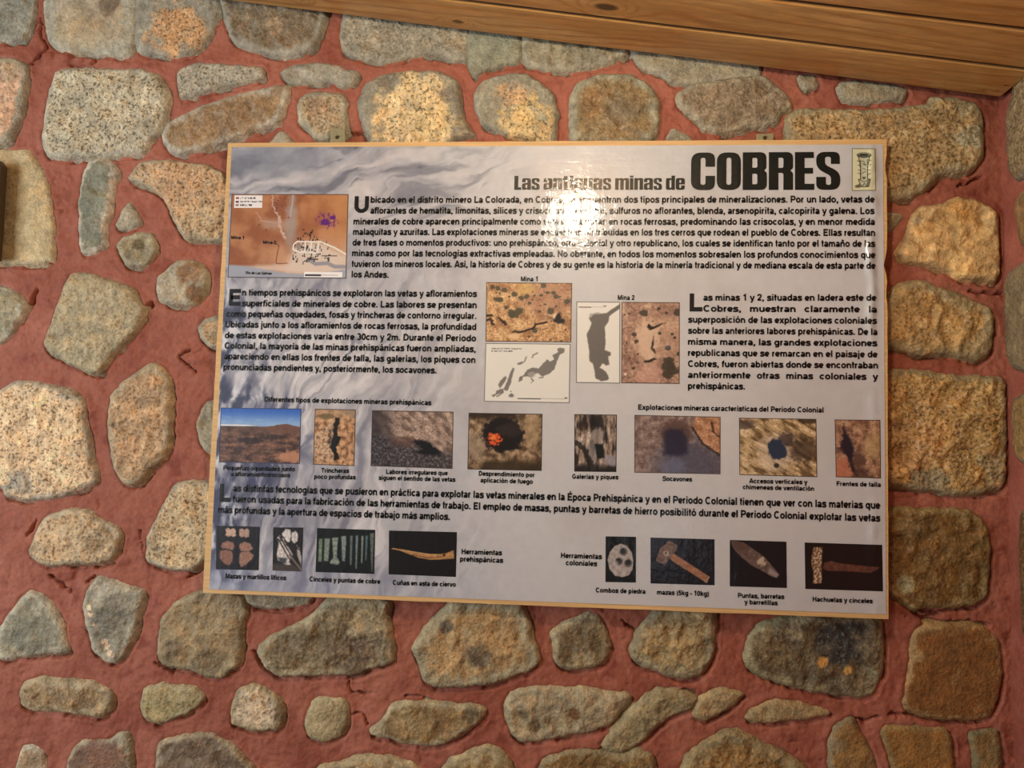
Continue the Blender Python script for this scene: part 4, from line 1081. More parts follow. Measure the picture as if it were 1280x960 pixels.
def pic_map(U, V, w, h):
    A = w / h
    n = fbm(U * A / 0.3, V / 0.3, 1, 4)
    c = mix((152, 92, 58), (188, 132, 90), sstep(-0.4, 0.5, n))
    c = mix(c, (196, 140, 90), sstep(0.5, 1.0, U) * 0.6)
    c = mix(c, (216, 176, 146), sstep(0.35, 0.85, V) * sstep(0.1, 0.7, U) * 0.8)
    c = mix(c, (170, 110, 70), blob(U, V, A, 0.03, 0.2, 0.4, 0.2, 3) * 0.4)
    c = mix(c, (168, 158, 152), blob(U, V, A, 0.52, 0.33, 0.07, 0.3, 5, 0.3, 0.5) * 0.8)
    c = mix(c, (178, 166, 160), blob(U, V, A, 0.36, 0.36, 0.14, 0.06, 7, 0.4, 0.6) * 0.5)
    c = mix(c, (222, 206, 190), pmask(U, V, A, [(0.5, 0.85), (0.55, 0.66), (0.62, 0.58), (0.8, 0.58), (1, 0.74), (1, 0.95), (0.5, 0.95)], 0.06, 0.02, 9) * 0.95)
    c = mix(c, (226, 204, 186), pmask(U, V, A, [(0, 0.88), (0.4, 0.84), (1, 0.86), (1, 0.93), (0, 0.92)], 0.03) * 0.8)
    c = mix(c, (164, 172, 186), sstep(0.885, 0.915, V + 0.05 * np.cos(U * 5)) * 0.95)
    c = mix(c, (130, 134, 150), lmask(U, V, A, [(0.68, 0.78), (0.74, 0.83), (0.84, 0.82), (0.9, 0.86), (0.98, 0.86)], 0.03) * 0.7)
    c = mix(c, (206, 176, 160), lmask(U, V, A, [(0.355, 0.02), (0.36, 0.15), (0.40, 0.23), (0.425, 0.30), (0.42, 0.38), (0.455, 0.46), (0.475, 0.53)], 0.014, 0.03, 11))
    c = mix(c, (190, 160, 146), lmask(U, V, A, [(0.22, 0.22), (0.27, 0.32), (0.42, 0.35)], 0.011, 0.02, 12) * 0.8)
    c = mix(c, (186, 172, 164), lmask(U, V, A, [(0.53, 0.0), (0.525, 0.12), (0.51, 0.28)], 0.012) * 0.9)
    sp = fbm(U * A / 0.03, V / 0.03, 13, 3)
    c = mix(c, (120, 50, 110), blob(U, V, A, 0.82, 0.31, 0.13, 0.09, 15, 0.5) * sstep(0.05, 0.35, sp + 0.15))
    c = mix(c, (96, 34, 120), blob(U, V, A, 0.80, 0.335, 0.06, 0.03, 16, 0.5))
    c = mix(c, (96, 34, 120), blob(U, V, A, 0.87, 0.28, 0.03, 0.02, 17, 0.5))
    c = mix(c, (120, 66, 76), blob(U, V, A, 0.42, 0.12, 0.10, 0.10, 18, 0.5) * sstep(0.0, 0.4, sp) * 0.8)
    c = mix(c, (140, 60, 60), blob(U, V, A, 0.48, 0.28, 0.06, 0.05, 19, 0.5) * sstep(0.1, 0.4, sp) * 0.6)
    # houses and streets
    rn = random.Random(4)
    for k in range(150):
        bx = rn.gauss(0.66, 0.085); by = rn.gauss(0.62, 0.13)
        if by < 0.36 + abs(bx - 0.64) * 1.1 or by > 0.83 or bx < 0.5 + 0.25 * (0.85 - by) * 0.4 or bx > 0.93:
            continue
        rw, rh = rn.choice([(0.012, 0.016), (0.008, 0.03), (0.02, 0.012)])
        c = mix(c, (44, 38, 32), rect(U, V, bx, by, bx + rw, by + rh) * 0.9)
    for rd in ([(0.55, 0.60), (0.58, 0.565), (0.78, 0.57), (0.9, 0.64), (1.0, 0.72)], [(0.545, 0.66), (0.6, 0.69), (0.74, 0.70)], [(0.55, 0.6), (0.545, 0.66)], [(0.65, 0.57), (0.645, 0.69)], [(0.70, 0.57), (0.69, 0.7)], [(0.76, 0.57), (0.75, 0.7)]):
        c = mix(c, (240, 234, 226), lmask(U, V, A, rd, 0.012))
    c = mix(c, (130, 126, 118), blob(U, V, A, 0.595, 0.625, 0.03, 0.04, 20, 0.1, 0.1) * 0.7)
    for (x0, y0, x1, y1) in ((0.79, 0.725, 0.92, 0.74), (0.84, 0.75, 0.855, 0.80), (0.68, 0.765, 0.76, 0.785), (0.63, 0.8, 0.64, 0.84)):
        c = mix(c, (50, 44, 38), rect(U, V, x0, y0, x1, y1) * 0.85)
    for ln in ([(0.40, 0.59), (0.425, 0.62), (0.415, 0.70), (0.405, 0.8), (0.41, 0.83), (0.5, 0.825)], [(0.37, 0.58), (0.40, 0.6)]):
        c = mix(c, (110, 60, 46), lmask(U, V, A, ln, 0.007) * 0.8)
    c = mix(c, (128, 76, 50), blob(U, V, A, 0.25, 0.37, 0.015, 0.015, 21) * 0.8)
    c = mix(c, (128, 76, 50), blob(U, V, A, 0.31, 0.43, 0.015, 0.015, 22) * 0.8)
    # legend and scale bar
    c = mix(c, (244, 240, 236), rect(U, V, 0.025, 0.015, 0.265, 0.165))
    for q, (yy, cc, ww) in enumerate(((0.048, (150, 60, 60), 0.13), (0.090, (90, 40, 70), 0.19), (0.132, (150, 110, 90), 0.10))):
        c = mix(c, cc, rect(U, V, 0.038, yy - 0.010, 0.066, yy + 0.012))
        c = mix(c, (70, 60, 70), rect(U, V, 0.078, yy - 0.010, 0.078 + ww, yy + 0.010) * sstep(-0.35, 0.25, perlin(U * A / 0.018, V / 0.03, 23)))
    c = mix(c, (248, 246, 242), rect(U, V, 0.645, 0.925, 0.965, 0.985))
    c = mix(c, (50, 50, 52), rect(U, V, 0.655, 0.955, 0.79, 0.972))
    c = mix(c, (120, 120, 120), rect(U, V, 0.79, 0.958, 0.93, 0.962))
    return border(c, U, V, w, h)


def dots(c, U, V, A, pts, col, r0=0.02, seed=0):
    for k, (x, y, r) in enumerate(pts):
        c = mix(c, col, blob(U, V, A, x, y, r, r * 0.85, seed + k, 0.45, 0.25) * 0.9)
    return c


def pic_mina_a(U, V, w, h):
    A = w / h
    c = rocky(U, V, A, 31, (168, 124, 84), (206, 166, 118), (224, 188, 138), 0.16)
    c = mix(c, (176, 132, 108), blob(U, V, A, 0.75, 0.25, 0.5, 0.32, 33, 0.4, 0.5) * 0.6)
    c = mix(c, (222, 186, 110), blob(U, V, A, 0.46, 0.12, 0.16, 0.1, 34) * 0.6)
    sp = fbm(U * A / 0.045, V / 0.045, 35, 3)
    c = mix(c, (96, 60, 44), sstep(0.38, 0.6, sp) * sstep(0.25, 0.6, U) * 0.7)
    T = (165, 120, 1135, 800)
    P = pn(T, '235,175 295,190 370,210 280,240 320,245 335,320 280,315 480,255 430,280 565,300 625,280 400,405 455,470 540,440 660,355 815,155 860,235 790,265 960,280 830,370 900,440 770,450 1085,330 720,670 510,690 1025,785 905,770 655,740 1070,655 960,390 715,270 690,320 505,500 460,500 1000,280 930,240')
    R = [0.045, 0.045, 0.045, 0.02, 0.02, 0.05, 0.04, 0.05, 0.022, 0.05, 0.045, 0.04, 0.07, 0.075, 0.03, 0.05, 0.03, 0.03, 0.04, 0.02, 0.06, 0.025, 0.05, 0.055, 0.045, 0.02, 0.02, 0.02, 0.018, 0.02, 0.02, 0.02, 0.05, 0.05, 0.02, 0.04]
    c = dots(c, U, V, A, [(p[0], p[1], r) for p, r in zip(P, R)], (78, 74, 54), seed=300)
    c = mix(c, (34, 30, 32), pmask(U, V, A, pn(T, '850,500 935,540 975,470 1010,460 1020,530 1065,550 1045,590 960,575 900,530'), 0.02, 0.02, 36))
    c = mix(c, (236, 214, 176), pmask(U, V, A, pn(T, '920,490 970,460 950,530 935,530'), 0.02) * 0.8)
    c = mix(c, (48, 32, 26), lmask(U, V, A, pn(T, '480,695 580,685 700,645 730,600 860,572'), 0.022, 0.02, 37))
    for s in ('165,560 215,540 250,600', '310,530 350,560 390,600', '165,505 235,500'):
        c = mix(c, (44, 30, 24), lmask(U, V, A, pn(T, s), 0.03, 0.03, 38) * 0.85)
    c = mix(c, (236, 206, 156), blob(U, V, A, 0.33, 0.90, 0.1, 0.05, 39) * 0.8)
    return border(c, U, V, w, h)


def pic_plan_a(U, V, w, h):
    A = w / h
    c = np.empty(U.shape + (3,)); c[:] = (234, 234, 224)
    T = (150, 85, 1125, 765); g = (126, 124, 118)
    for s in ('770,375 790,345 860,270 905,290 940,260 920,220 985,180 975,145 1010,130 1060,140 1055,185 1010,205 975,290 945,385 880,435 810,465 765,430 745,390',
              '600,450 640,385 700,365 750,370 785,380 760,425 720,440 690,480 640,465 590,470 585,510 545,530 530,505 560,470', '690,480 720,515 680,545 700,515 680,490',
              '380,600 410,530 430,460 470,370 490,375 465,480 450,560 415,635 370,625', '330,610 310,570 330,520 390,465 405,480 380,540 345,590',
              '235,685 280,670 290,635 365,610 375,660 300,712 290,700 345,665 290,685 255,715', '525,310 580,295 600,305 560,330 525,330', '595,295 620,235 632,240 608,300',
              '685,250 700,210 755,185 755,200 710,225 695,252', '430,690 460,660 495,685 480,710 440,710', '770,480 820,465 830,472 785,490'):
        c = mix(c, g, pmask(U, V, A, pn(T, s), 0.01, 0.008, 41))
    c = mix(c, (180, 176, 168), blob(U, V, A, 0.55, 0.53, 0.06, 0.05, 42) * 0.7)
    c = mix(c, (226, 224, 214), blob(U, V, A, 0.40, 0.62, 0.012, 0.016, 43, 0.1) * 0.9)
    for yy, ww in ((0.095, 0.36), (0.135, 0.26)):
        c = mix(c, (120, 118, 112), rect(U, V, 0.065, yy - 0.011, 0.065 + ww, yy + 0.011) * sstep(-0.35, 0.2, perlin(U * A / 0.016, V / 0.03, 44)))
    c = mix(c, (56, 74, 66), rect(U, V, 0.39, 0.925, 0.665, 0.945)); c = mix(c, (170, 168, 160), rect(U, V, 0.665, 0.93, 0.94, 0.938))
    c = mix(c, (120, 118, 112), rect(U, V, 0.94, 0.905, 0.975, 0.925)); c = mix(c, (110, 108, 102), rect(U, V, 0.308, 0.81, 0.322, 0.83))
    return border(c, U, V, w, h, (110, 106, 100))


def pic_plan_b(U, V, w, h):
    A = w / h
    c = np.empty(U.shape + (3,)); c[:] = (236, 236, 226)
    T = (85, 97, 525, 910)
    c = mix(c, (176, 172, 166), pmask(U, V, A, pn(T, '210,260 225,215 270,210 300,205 360,215 330,260 235,290'), 0.01, 0.01, 45))
    s = '235,305 215,270 260,225 320,220 385,210 525,115 525,160 415,240 408,300 370,350 380,480 372,580 430,600 430,635 405,640 418,725 385,735 350,715 320,755 390,800 412,860 400,880 330,888 280,860 270,790 250,710 218,695 215,580 200,500 190,420 215,375 240,310'
    c = mix(c, (112, 108, 102), pmask(U, V, A, pn(T, s), 0.008, 0.006, 46))
    c = mix(c, (90, 88, 82), rect(U, V, 0.05, 0.063, 0.34, 0.075)); c = mix(c, (190, 188, 180), rect(U, V, 0.34, 0.066, 0.6, 0.071))
    c = mix(c, (150, 148, 140), rect(U, V, 0.62, 0.045, 0.68, 0.065))
    return border(c, U, V, w, h, (100, 98, 92))


def pic_mina_b(U, V, w, h):
    A = w / h
    T = (538, 100, 1117, 918)
    c = rocky(U, V, A, 51, (142, 108, 92), (174, 140, 118), (196, 164, 138), 0.2)
    c = mix(c, (200, 166, 138), blob(U, V, A, 0.75, 0.45, 0.3, 0.35, 52, 0.3, 0.6) * 0.5)
    c = mix(c, (224, 196, 168), blob(U, V, A, 0.44, 0.5, 0.13, 0.26, 53, 0.5, 0.4) * 0.8)
    c = mix(c, (206, 164, 144), blob(U, V, A, 0.5, 0.9, 0.14, 0.12, 54, 0.5, 0.4) * 0.7)
    P = pn(T, '760,210 1095,200 910,165 985,210 665,430 690,500 1040,420 1065,455 920,415 1000,560 1005,740 1050,780 1000,830 1110,620 850,295 610,215 570,230 590,510 620,670 700,710 660,770 590,610 700,625 1010,690')
    R = [0.05, 0.05, 0.022, 0.02, 0.03, 0.03, 0.022, 0.02, 0.02, 0.035, 0.08, 0.07, 0.06, 0.03, 0.012, 0.014, 0.012, 0.012, 0.014, 0.014, 0.02, 0.012, 0.014, 0.06]
    c = dots(c, U, V, A, [(p[0], p[1], r) for p, r in zip(P, R)], (66, 58, 46), seed=400)
    c = mix(c, (40, 28, 22), pmask(U, V, A, pn(T, '795,355 810,325 840,345 985,305 870,365 815,380'), 0.01, 0.015, 55))
    c = mix(c, (40, 28, 22), pmask(U, V, A, pn(T, '858,440 862,520 850,560 880,600 870,615 832,570 845,500'), 0.01, 0.012, 56))
    c = mix(c, (54, 38, 30), lmask(U, V, A, pn(T, '780,700 830,690 880,670'), 0.02, 0.03, 57))
    c = mix(c, (238, 214, 196), blob(U, V, A, 0.07, 0.89, 0.02, 0.02, 58))
    c = mix(c, (84, 98, 110), blob(U, V, A, 0.795, 0.55, 0.03, 0.015, 59) * 0.9)
    c = mix(c, (120, 90, 76), lmask(U, V, A, pn(T, '840,145 900,190 960,215'), 0.008) * 0.8)
    return border(c, U, V, w, h)


def pic_hill(U, V, w, h):
    A = w / h
    c = mix((52, 104, 194), (150, 186, 226), sstep(0.0, 0.33, V)[...])
    c = mix(c, (168, 196, 230), sstep(0.1, 0.5, fbm(U * A / 0.25, V / 0.06, 61, 4)) * sstep(0.1, 0.25, V) * 0.5)
    hz = 0.33 - 0.055 * np.exp(-((U - 0.8) / 0.14) ** 2) + 0.012 * fbm(U / 0.08, U * 0, 62, 3)
    c = mix(c, (100, 116, 156), sstep(0.30, 0.305, V) * sstep(0.6, 0.3, U))
    c = mix(c, (236, 236, 238), rect(U, V, 0, 0.305, 0.6, 0.335 + 0.0) * sstep(0.55, 0.3, U))
    g = rocky(U, V, A, 63, (64, 44, 38), (112, 80, 64), (150, 108, 84), 0.10, (2.2, 1))
    g = mix(g, (92, 70, 60), sstep(0.6, 0.3, V) * 0.6)
    g = mix(g, (126, 84, 66), blob(U, V, A, 0.8, 0.33, 0.4, 0.1, 64) * 0.7)
    g = mix(g, (48, 34, 32), blob(U, V, A, 0.38, 0.60, 0.22, 0.06, 65, 0.5) * 0.85)
    g = mix(g, (54, 38, 34), blob(U, V, A, 0.68, 0.52, 0.16, 0.045, 66, 0.5) * 0.85)
    g = mix(g, (206, 148, 112), blob(U, V, A, 0.9, 0.88, 0.28, 0.10, 67, 0.5) * 0.8)
    c = mix(c, g, sstep(hz, hz + 0.015, V))
    return border(c, U, V, w, h, (50, 60, 90))


def pic_trench(U, V, w, h):
    A = w / h
    c = rocky(U, V, A, 71, (128, 92, 62), (196, 150, 108), (224, 182, 138), 0.08)
    c = mix(c, (186, 158, 122), sstep(0.22, 0.05, V) * 0.6)
    c = mix(c, (112, 96, 60), blob(U, V, A, 0.3, 0.13, 0.14, 0.05, 72, 0.5) * 0.8)
    c = mix(c, (148, 132, 112), pmask(U, V, A, [(0.5, 0.0), (1, 0), (1, 0.16), (0.75, 0.08)], 0.03) * 0.6)
    c = mix(c, (214, 196, 170), pmask(U, V, A, [(0.28, 0.3), (0.5, 0.14), (0.48, 0.5), (0.42, 0.7), (0.52, 0.9), (0.2, 1), (0.02, 0.9), (0.02, 0.5)], 0.05, 0.03, 73) * sstep(-0.1, 0.3, fbm(U * A / 0.05, V / 0.05, 74, 3)) * 0.8)
    c = mix(c, (20, 16, 18), pmask(U, V, A, [(0.52, 0.15), (0.62, 0.15), (0.58, 0.34), (0.57, 0.46), (0.66, 0.5), (0.55, 0.68), (0.63, 0.88), (0.5, 0.92), (0.5, 0.8), (0.40, 0.67), (0.46, 0.5), (0.47, 0.3)], 0.015, 0.02, 75))
    c = mix(c, (30, 24, 22), pmask(U, V, A, [(0.36, 0.4), (0.44, 0.36), (0.42, 0.62), (0.34, 0.6)], 0.03, 0.04, 76) * 0.7)
    return border(c, U, V, w, h)


def pic_vein(U, V, w, h):
    A = w / h
    c = rocky(U, V, A, 81, (112, 94, 84), (166, 144, 128), (204, 182, 162), 0.14, (1.6, 0.8), 0.7)
    c = mix(c, (48, 42, 46), sstep(0.35, 0.0, U - 0.12 * V) * 0.8)
    low = sstep(-0.05, 0.12, V - 0.55 - 0.33 * (U - 0.5) + 0.05 * fbm(U * A / 0.1, V / 0.1, 82, 3))
    c = mix(c, rocky(U, V, A, 83, (38, 36, 42), (70, 66, 70), (118, 112, 112), 0.05), low * 0.9)
    c = mix(c, (96, 68, 58), blob(U, V, A, 0.4, 0.55, 0.26, 0.10, 84, 0.4) * 0.6)
    c = mix(c, (16, 14, 22), pmask(U, V, A, [(0.5, 0.55), (0.6, 0.5), (0.72, 0.54), (0.85, 0.7), (0.86, 0.76), (0.7, 0.78), (0.55, 0.74), (0.62, 0.66)], 0.04, 0.03, 85))
    c = mix(c, (198, 176, 156), lmask(U, V, A, [(0.55, 0.38), (0.7, 0.5), (0.85, 0.66)], 0.05, 0.05, 86) * 0.5)
    c = mix(c, (196, 176, 160), blob(U, V, A, 0.36, 0.43, 0.05, 0.03, 87) * 0.7)
    return border(c, U, V, w, h)


def pic_fire(U, V, w, h):
    A = w / h
    c = rocky(U, V, A, 91, (86, 66, 46), (140, 116, 88), (182, 158, 124), 0.13)
    c = mix(c, (46, 34, 24), sstep(0.16, 0.05, V + 0.04 * fbm(U / 0.1, V / 0.1, 92, 3)) * sstep(0.72, 0.6, U) * 0.9)
    c = mix(c, (52, 40, 22), sstep(0.78, 0.9, V) * sstep(0.15, 0.25, U) * 0.85)
    c = mix(c, (186, 160, 120), blob(U, V, A, 0.85, 0.3, 0.16, 0.3, 93, 0.5) * 0.6)
    c = mix(c, (168, 150, 128), blob(U, V, A, 0.1, 0.6, 0.2, 0.25, 94, 0.4) * 0.6)
    c = mix(c, (24, 18, 18), blob(U, V, A, 0.47, 0.38, 0.37, 0.31, 95, 0.2, 0.12))
    c = mix(c, (60, 46, 38), blob(U, V, A, 0.55, 0.30, 0.2, 0.12, 96, 0.4) * 0.6)
    c = mix(c, (226, 92, 40), blob(U, V, A, 0.36, 0.46, 0.13, 0.11, 97, 0.45, 0.15) * sstep(-0.5, 0.0, fbm(U * A / 0.05, V / 0.05, 98, 3)))
    c = mix(c, (246, 150, 80), blob(U, V, A, 0.34, 0.43, 0.05, 0.05, 99, 0.5) * 0.6)
    return border(c, U, V, w, h, (44, 34, 28))


def pic_gallery(U, V, w, h):
    A = w / h
    c = rocky(U, V, A, 101, (44, 34, 28), (150, 132, 116), (216, 202, 186), 0.12, (0.6, 2.6))
    c = mix(c, (22, 18, 18), pmask(U, V, A, [(0.37, 0), (0.65, 0), (0.78, 0.5), (0.62, 0.24), (0.4, 0.3)], 0.04, 0.02, 102) * 0.85)
    c = mix(c, (150, 140, 132), blob(U, V, A, 0.53, 0.36, 0.12, 0.12, 103, 0.4) * 0.8)
    c = mix(c, (128, 122, 118), pmask(U, V, A, [(0.4, 0.45), (0.5, 0.5), (0.5, 0.8), (0.42, 0.88), (0.25, 0.6)], 0.05) * 0.8)
    c = mix(c, (16, 24, 24), pmask(U, V, A, [(0.48, 0.52), (0.68, 0.51), (0.72, 0.75), (0.55, 0.78)], 0.02, 0.01, 104))
    c = mix(c, (26, 22, 22), sstep(0.82, 0.96, V + 0.05 * fbm(U / 0.2, V / 0.2, 105, 3)) * 0.9)
    c = mix(c, (150, 146, 156), blob(U, V, A, 0.88, 0.8, 0.12, 0.10, 106, 0.3) * 0.8)
    c = mix(c, (30, 24, 22), lmask(U, V, A, [(0.05, 0.5), (0.25, 0.62), (0.42, 0.9)], 0.06, 0.04, 107) * 0.8)
    return border(c, U, V, w, h, (30, 26, 24))


def pic_tunnel(U, V, w, h):
    A = w / h
    c = rocky(U, V, A, 111, (112, 92, 84), (142, 122, 112), (170, 150, 140), 0.10)
    c = mix(c, (78, 78, 96), blob(U, V, A, 0.66, 0.85, 0.6, 0.42, 112, 0.3, 0.5) * 0.8)
    c = mix(c, (86, 62, 56), blob(U, V, A, 0.48, 0.3, 0.27, 0.22, 113, 0.2, 0.2) * 0.8)
    c = mix(c, (40, 38, 58), pmask(U, V, A, [(0.34, 0.3), (0.42, 0.22), (0.56, 0.24), (0.62, 0.4), (0.62, 0.66), (0.5, 0.7), (0.35, 0.68)], 0.06, 0.02, 114) * 0.95)
    c = mix(c, (116, 124, 150), blob(U, V, A, 0.45, 0.88, 0.22, 0.14, 115, 0.4, 0.5) * 0.5)
    o = pmask(U, V, A, [(0.72, 0.0), (1, 0), (1, 0.66), (0.93, 0.62), (0.8, 0.46), (0.67, 0.2)], 0.015, 0.015, 116)
    c = mix(c, rocky(U, V, A, 117, (158, 112, 80), (192, 144, 108), (214, 172, 138), 0.14), o)
    c = mix(c, (60, 40, 32), lmask(U, V, A, [(0.9, 0.1), (0.91, 0.25), (0.99, 0.36)], 0.02, 0.02, 118) * o * 0.8)
    c = mix(c, (44, 34, 36), lmask(U, V, A, [(0.67, 0.2), (0.8, 0.48), (0.94, 0.62), (1, 0.68)], 0.025, 0.02, 119) * 0.8)
    return border(c, U, V, w, h, (80, 70, 66))


def pic_shaft(U, V, w, h):
    A = w / h
    c = rocky(U, V, A, 121, (112, 90, 58), (196, 170, 126), (234, 214, 176), 0.10, (3.2, 0.8), 0.55)
    c = mix(c, (56, 44, 36), blob(U, V, A, 0.82, 0.55, 0.28, 0.22, 122, 0.5, 0.4) * 0.7)
    c = mix(c, (80, 66, 58), blob(U, V, A, 0.1, 0.12, 0.15, 0.08, 123, 0.4) * 0.8)
    c = mix(c, (52, 44, 28), blob(U, V, A, 0.9, 0.03, 0.16, 0.06, 124, 0.4) * 0.8)
    c = mix(c, (212, 196, 172), blob(U, V, A, 0.45, 0.6, 0.3, 0.32, 125, 0.3, 0.3) * 0.55)
    c = mix(c, (58, 50, 48), blob(U, V, A, 0.62, 0.36, 0.14, 0.12, 126, 0.4) * 0.8)
    c = mix(c, (40, 56, 78), pmask(U, V, A, [(0.37, 0.44), (0.44, 0.35), (0.55, 0.4), (0.62, 0.55), (0.6, 0.68), (0.46, 0.72), (0.38, 0.62)], 0.02, 0.02, 127))
    c = mix(c, (44, 38, 40), blob(U, V, A, 0.48, 0.82, 0.05, 0.04, 128) * 0.9)
    return border(c, U, V, w, h, (70, 54, 40))


def pic_face(U, V, w, h):
    A = w / h
    c = rocky(U, V, A, 131, (118, 84, 64), (166, 126, 98), (196, 160, 126), 0.12)
    c = mix(c, (190, 164, 110), blob(U, V, A, 0.85, 0.45, 0.16, 0.22, 132, 0.5) * 0.6)
    c = mix(c, (190, 118, 88), blob(U, V, A, 0.15, 0.85, 0.2, 0.2, 133, 0.4) * 0.8)
    c = mix(c, (32, 28, 40), pmask(U, V, A, [(0.2, 0.05), (0.24, 0.2), (0.36, 0.36), (0.42, 0.5), (0.38, 0.66), (0.48, 0.98), (0.36, 0.9), (0.26, 0.64), (0.1, 0.5), (0.16, 0.34)], 0.03, 0.03, 134))
    c = mix(c, (92, 66, 56), blob(U, V, A, 0.52, 0.7, 0.12, 0.12, 135, 0.3) * 0.9)
    c = mix(c, (70, 48, 40), pmask(U, V, A, [(0.4, 0.85), (0.6, 0.82), (0.85, 1), (0.4, 1)], 0.06, 0.03, 136) * 0.8)
    return border(c, U, V, w, h, (70, 44, 36))


def black(U, seed, V, tint=(18, 18, 24)):
    c = np.empty(U.shape + (3,)); c[:] = tint
    return c * (1 + 0.15 * fbm(U / 0.1, V / 0.1, seed, 3))[..., None]


def solid(c, m, base, U, V, A, seed, var=0.16, scale=0.05):
    f = fbm(U * A / scale, V / scale, seed, 4)
    t = np.clip(1 + var * f, 0.3, 1.7)[..., None]
    return mix(c, np.asarray(base, float) * t, m)


def pic_mauls(U, V, w, h):
    A = w / h; T = (150, 122, 530, 512)
    c = black(U, 141, V, (22, 20, 26))
    for k, s in enumerate(('230,150 250,138 275,150 305,140 325,160 320,190 325,210 300,220 280,210 250,222 230,205 235,180', '350,150 375,140 395,152 420,138 440,155 440,190 438,215 410,225 395,212 370,222 350,205',
                           '190,305 205,275 250,255 300,270 312,305 295,340 240,325 205,325', '178,375 190,345 240,335 285,345 300,380 295,440 265,475 220,460 185,415',
                           '348,300 365,275 400,258 450,275 478,320 440,345 370,345', '358,370 375,350 440,345 485,375 470,415 440,440 410,470 370,488 355,450')):
        m = pmask(U, V, A, pn(T, s), 0.02, 0.008, 142 + k)
        c = solid(c, m, ((206, 172, 150), (186, 154, 136), (156, 112, 96), (146, 102, 86), (164, 122, 104), (160, 120, 100))[k], U, V, A, 143 + k, 0.2)
    return c


def pic_hafted(U, V, w, h):
    A = w / h; T = (655, 135, 912, 525)
    c = black(U, 151, V, (30, 28, 28))
    c = mix(c, (70, 62, 58), sstep(0.78, 0.9, V))
    for k, (s, b) in enumerate((('730,190 760,150 800,152 810,200 800,260 770,270 735,240', (222, 216, 210)), ('815,180 845,165 868,190 868,250 840,280 812,250', (214, 208, 202)),
                                ('705,260 745,255 800,330 830,380 800,440 815,468 770,470 700,430 688,380', (216, 208, 200)), ('860,290 885,320 905,400 905,470 870,390', (180, 172, 166)),
                                ('690,225 712,205 725,240 700,262', (190, 182, 176)))):
        c = solid(c, pmask(U, V, A, pn(T, s), 0.02, 0.01, 152 + k), b, U, V, A, 153 + k, 0.25)
    for s in ('710,215 780,330 895,500', '735,215 820,340 880,300', '700,240 790,400 890,510', '770,290 850,330', '800,270 880,330'):
        c = mix(c, (40, 36, 36), lmask(U, V, A, pn(T, s), 0.022, 0.01, 154) * 0.85)
    c = mix(c, (120, 104, 96), lmask(U, V, A, pn(T, '800,380 905,510'), 0.03))
    c = mix(c, (36, 40, 52), pmask(U, V, A, pn(T, '700,405 780,410 770,460 720,455'), 0.03) * 0.8)
    return c


def pic_chisels(U, V, w, h):
    A = w / h; T = (72, 97, 406, 350)
    c = black(U, 161, V, (12, 20, 20))
    for k, s in enumerate(('85,158 105,158 105,290 85,290', '117,155 148,155 143,285 117,285', '160,150 195,147 190,260 210,290 200,305 155,300 152,290 170,262', '212,140 242,137 238,285 222,280',
                           '263,135 278,135 276,305 266,300', '295,132 310,130 306,325 299,322', '328,135 340,133 337,292 330,290', '350,132 366,130 360,275 353,272', '376,118 400,115 396,338 390,335')):
        P = pn(T, s)
        m = pmask(U, V, A, P, 0.018, 0.006, 162 + k)
        xm = np.mean([p[0] for p in P])
        c = solid(c, m, ((120, 140, 116), (132, 144, 130), (136, 148, 134), (134, 146, 142), (110, 122, 116), (116, 134, 132), (140, 148, 136), (86, 108, 112), (96, 110, 102))[k], U, V, A, 163 + k, 0.3, 0.06)
    return c


def pic_antler(U, V, w, h):
    A = w / h; T = (486, 110, 872, 362)
    c = black(U, 171, V, (16, 12, 14))
    m = pmask(U, V, A, pn(T, '497,215 510,210 560,216 640,228 720,238 780,236 820,228 855,212 860,260 830,262 780,268 720,270 660,262 610,245 550,225'), 0.012, 0.004, 172)
    c = solid(c, m, (184, 138, 88), U, V, A, 173, 0.2, 0.08)
    c = mix(c, (80, 46, 26), lmask(U, V, A, pn(T, '620,245 720,262 800,250'), 0.012, 0.01, 174) * 0.6)
    c = mix(c, (60, 34, 20), blob(U, V, A, 0.82, 0.52, 0.03, 0.03, 175))
    c = mix(c, (222, 184, 136), lmask(U, V, A, pn(T, '560,219 650,232 760,242'), 0.02) * m * 0.5)
    return c


def pic_pierced(U, V, w, h):
    A = w / h; T = (390, 120, 610, 452)
    c = black(U, 181, V, (14, 16, 16))
    m = pmask(U, V, A, pn(T, '405,290 420,235 455,190 500,172 545,185 580,235 592,300 585,360 560,400 510,415 460,405 420,360'), 0.012, 0.006, 182)
    c = solid(c, m, (176, 168, 162), U, V, A, 183, 0.2, 0.09)
    for s, r in (('520,230', 0.09), ('488,302', 0.085), ('555,312', 0.09)):
        p = pn(T, s)[0]
        c = mix(c, (104, 98, 94), blob(U, V, A, p[0], p[1], r, r, 184, 0.1, 0.15))
        c = mix(c, (44, 42, 42), blob(U, V, A, p[0] - 0.01, p[1] - 0.012, r * 0.7, r * 0.7, 185, 0.2, 0.2))
    c = mix(c, (206, 198, 190), blob(U, V, A, 0.36, 0.58, 0.05, 0.05, 186) * 0.5)
    return c


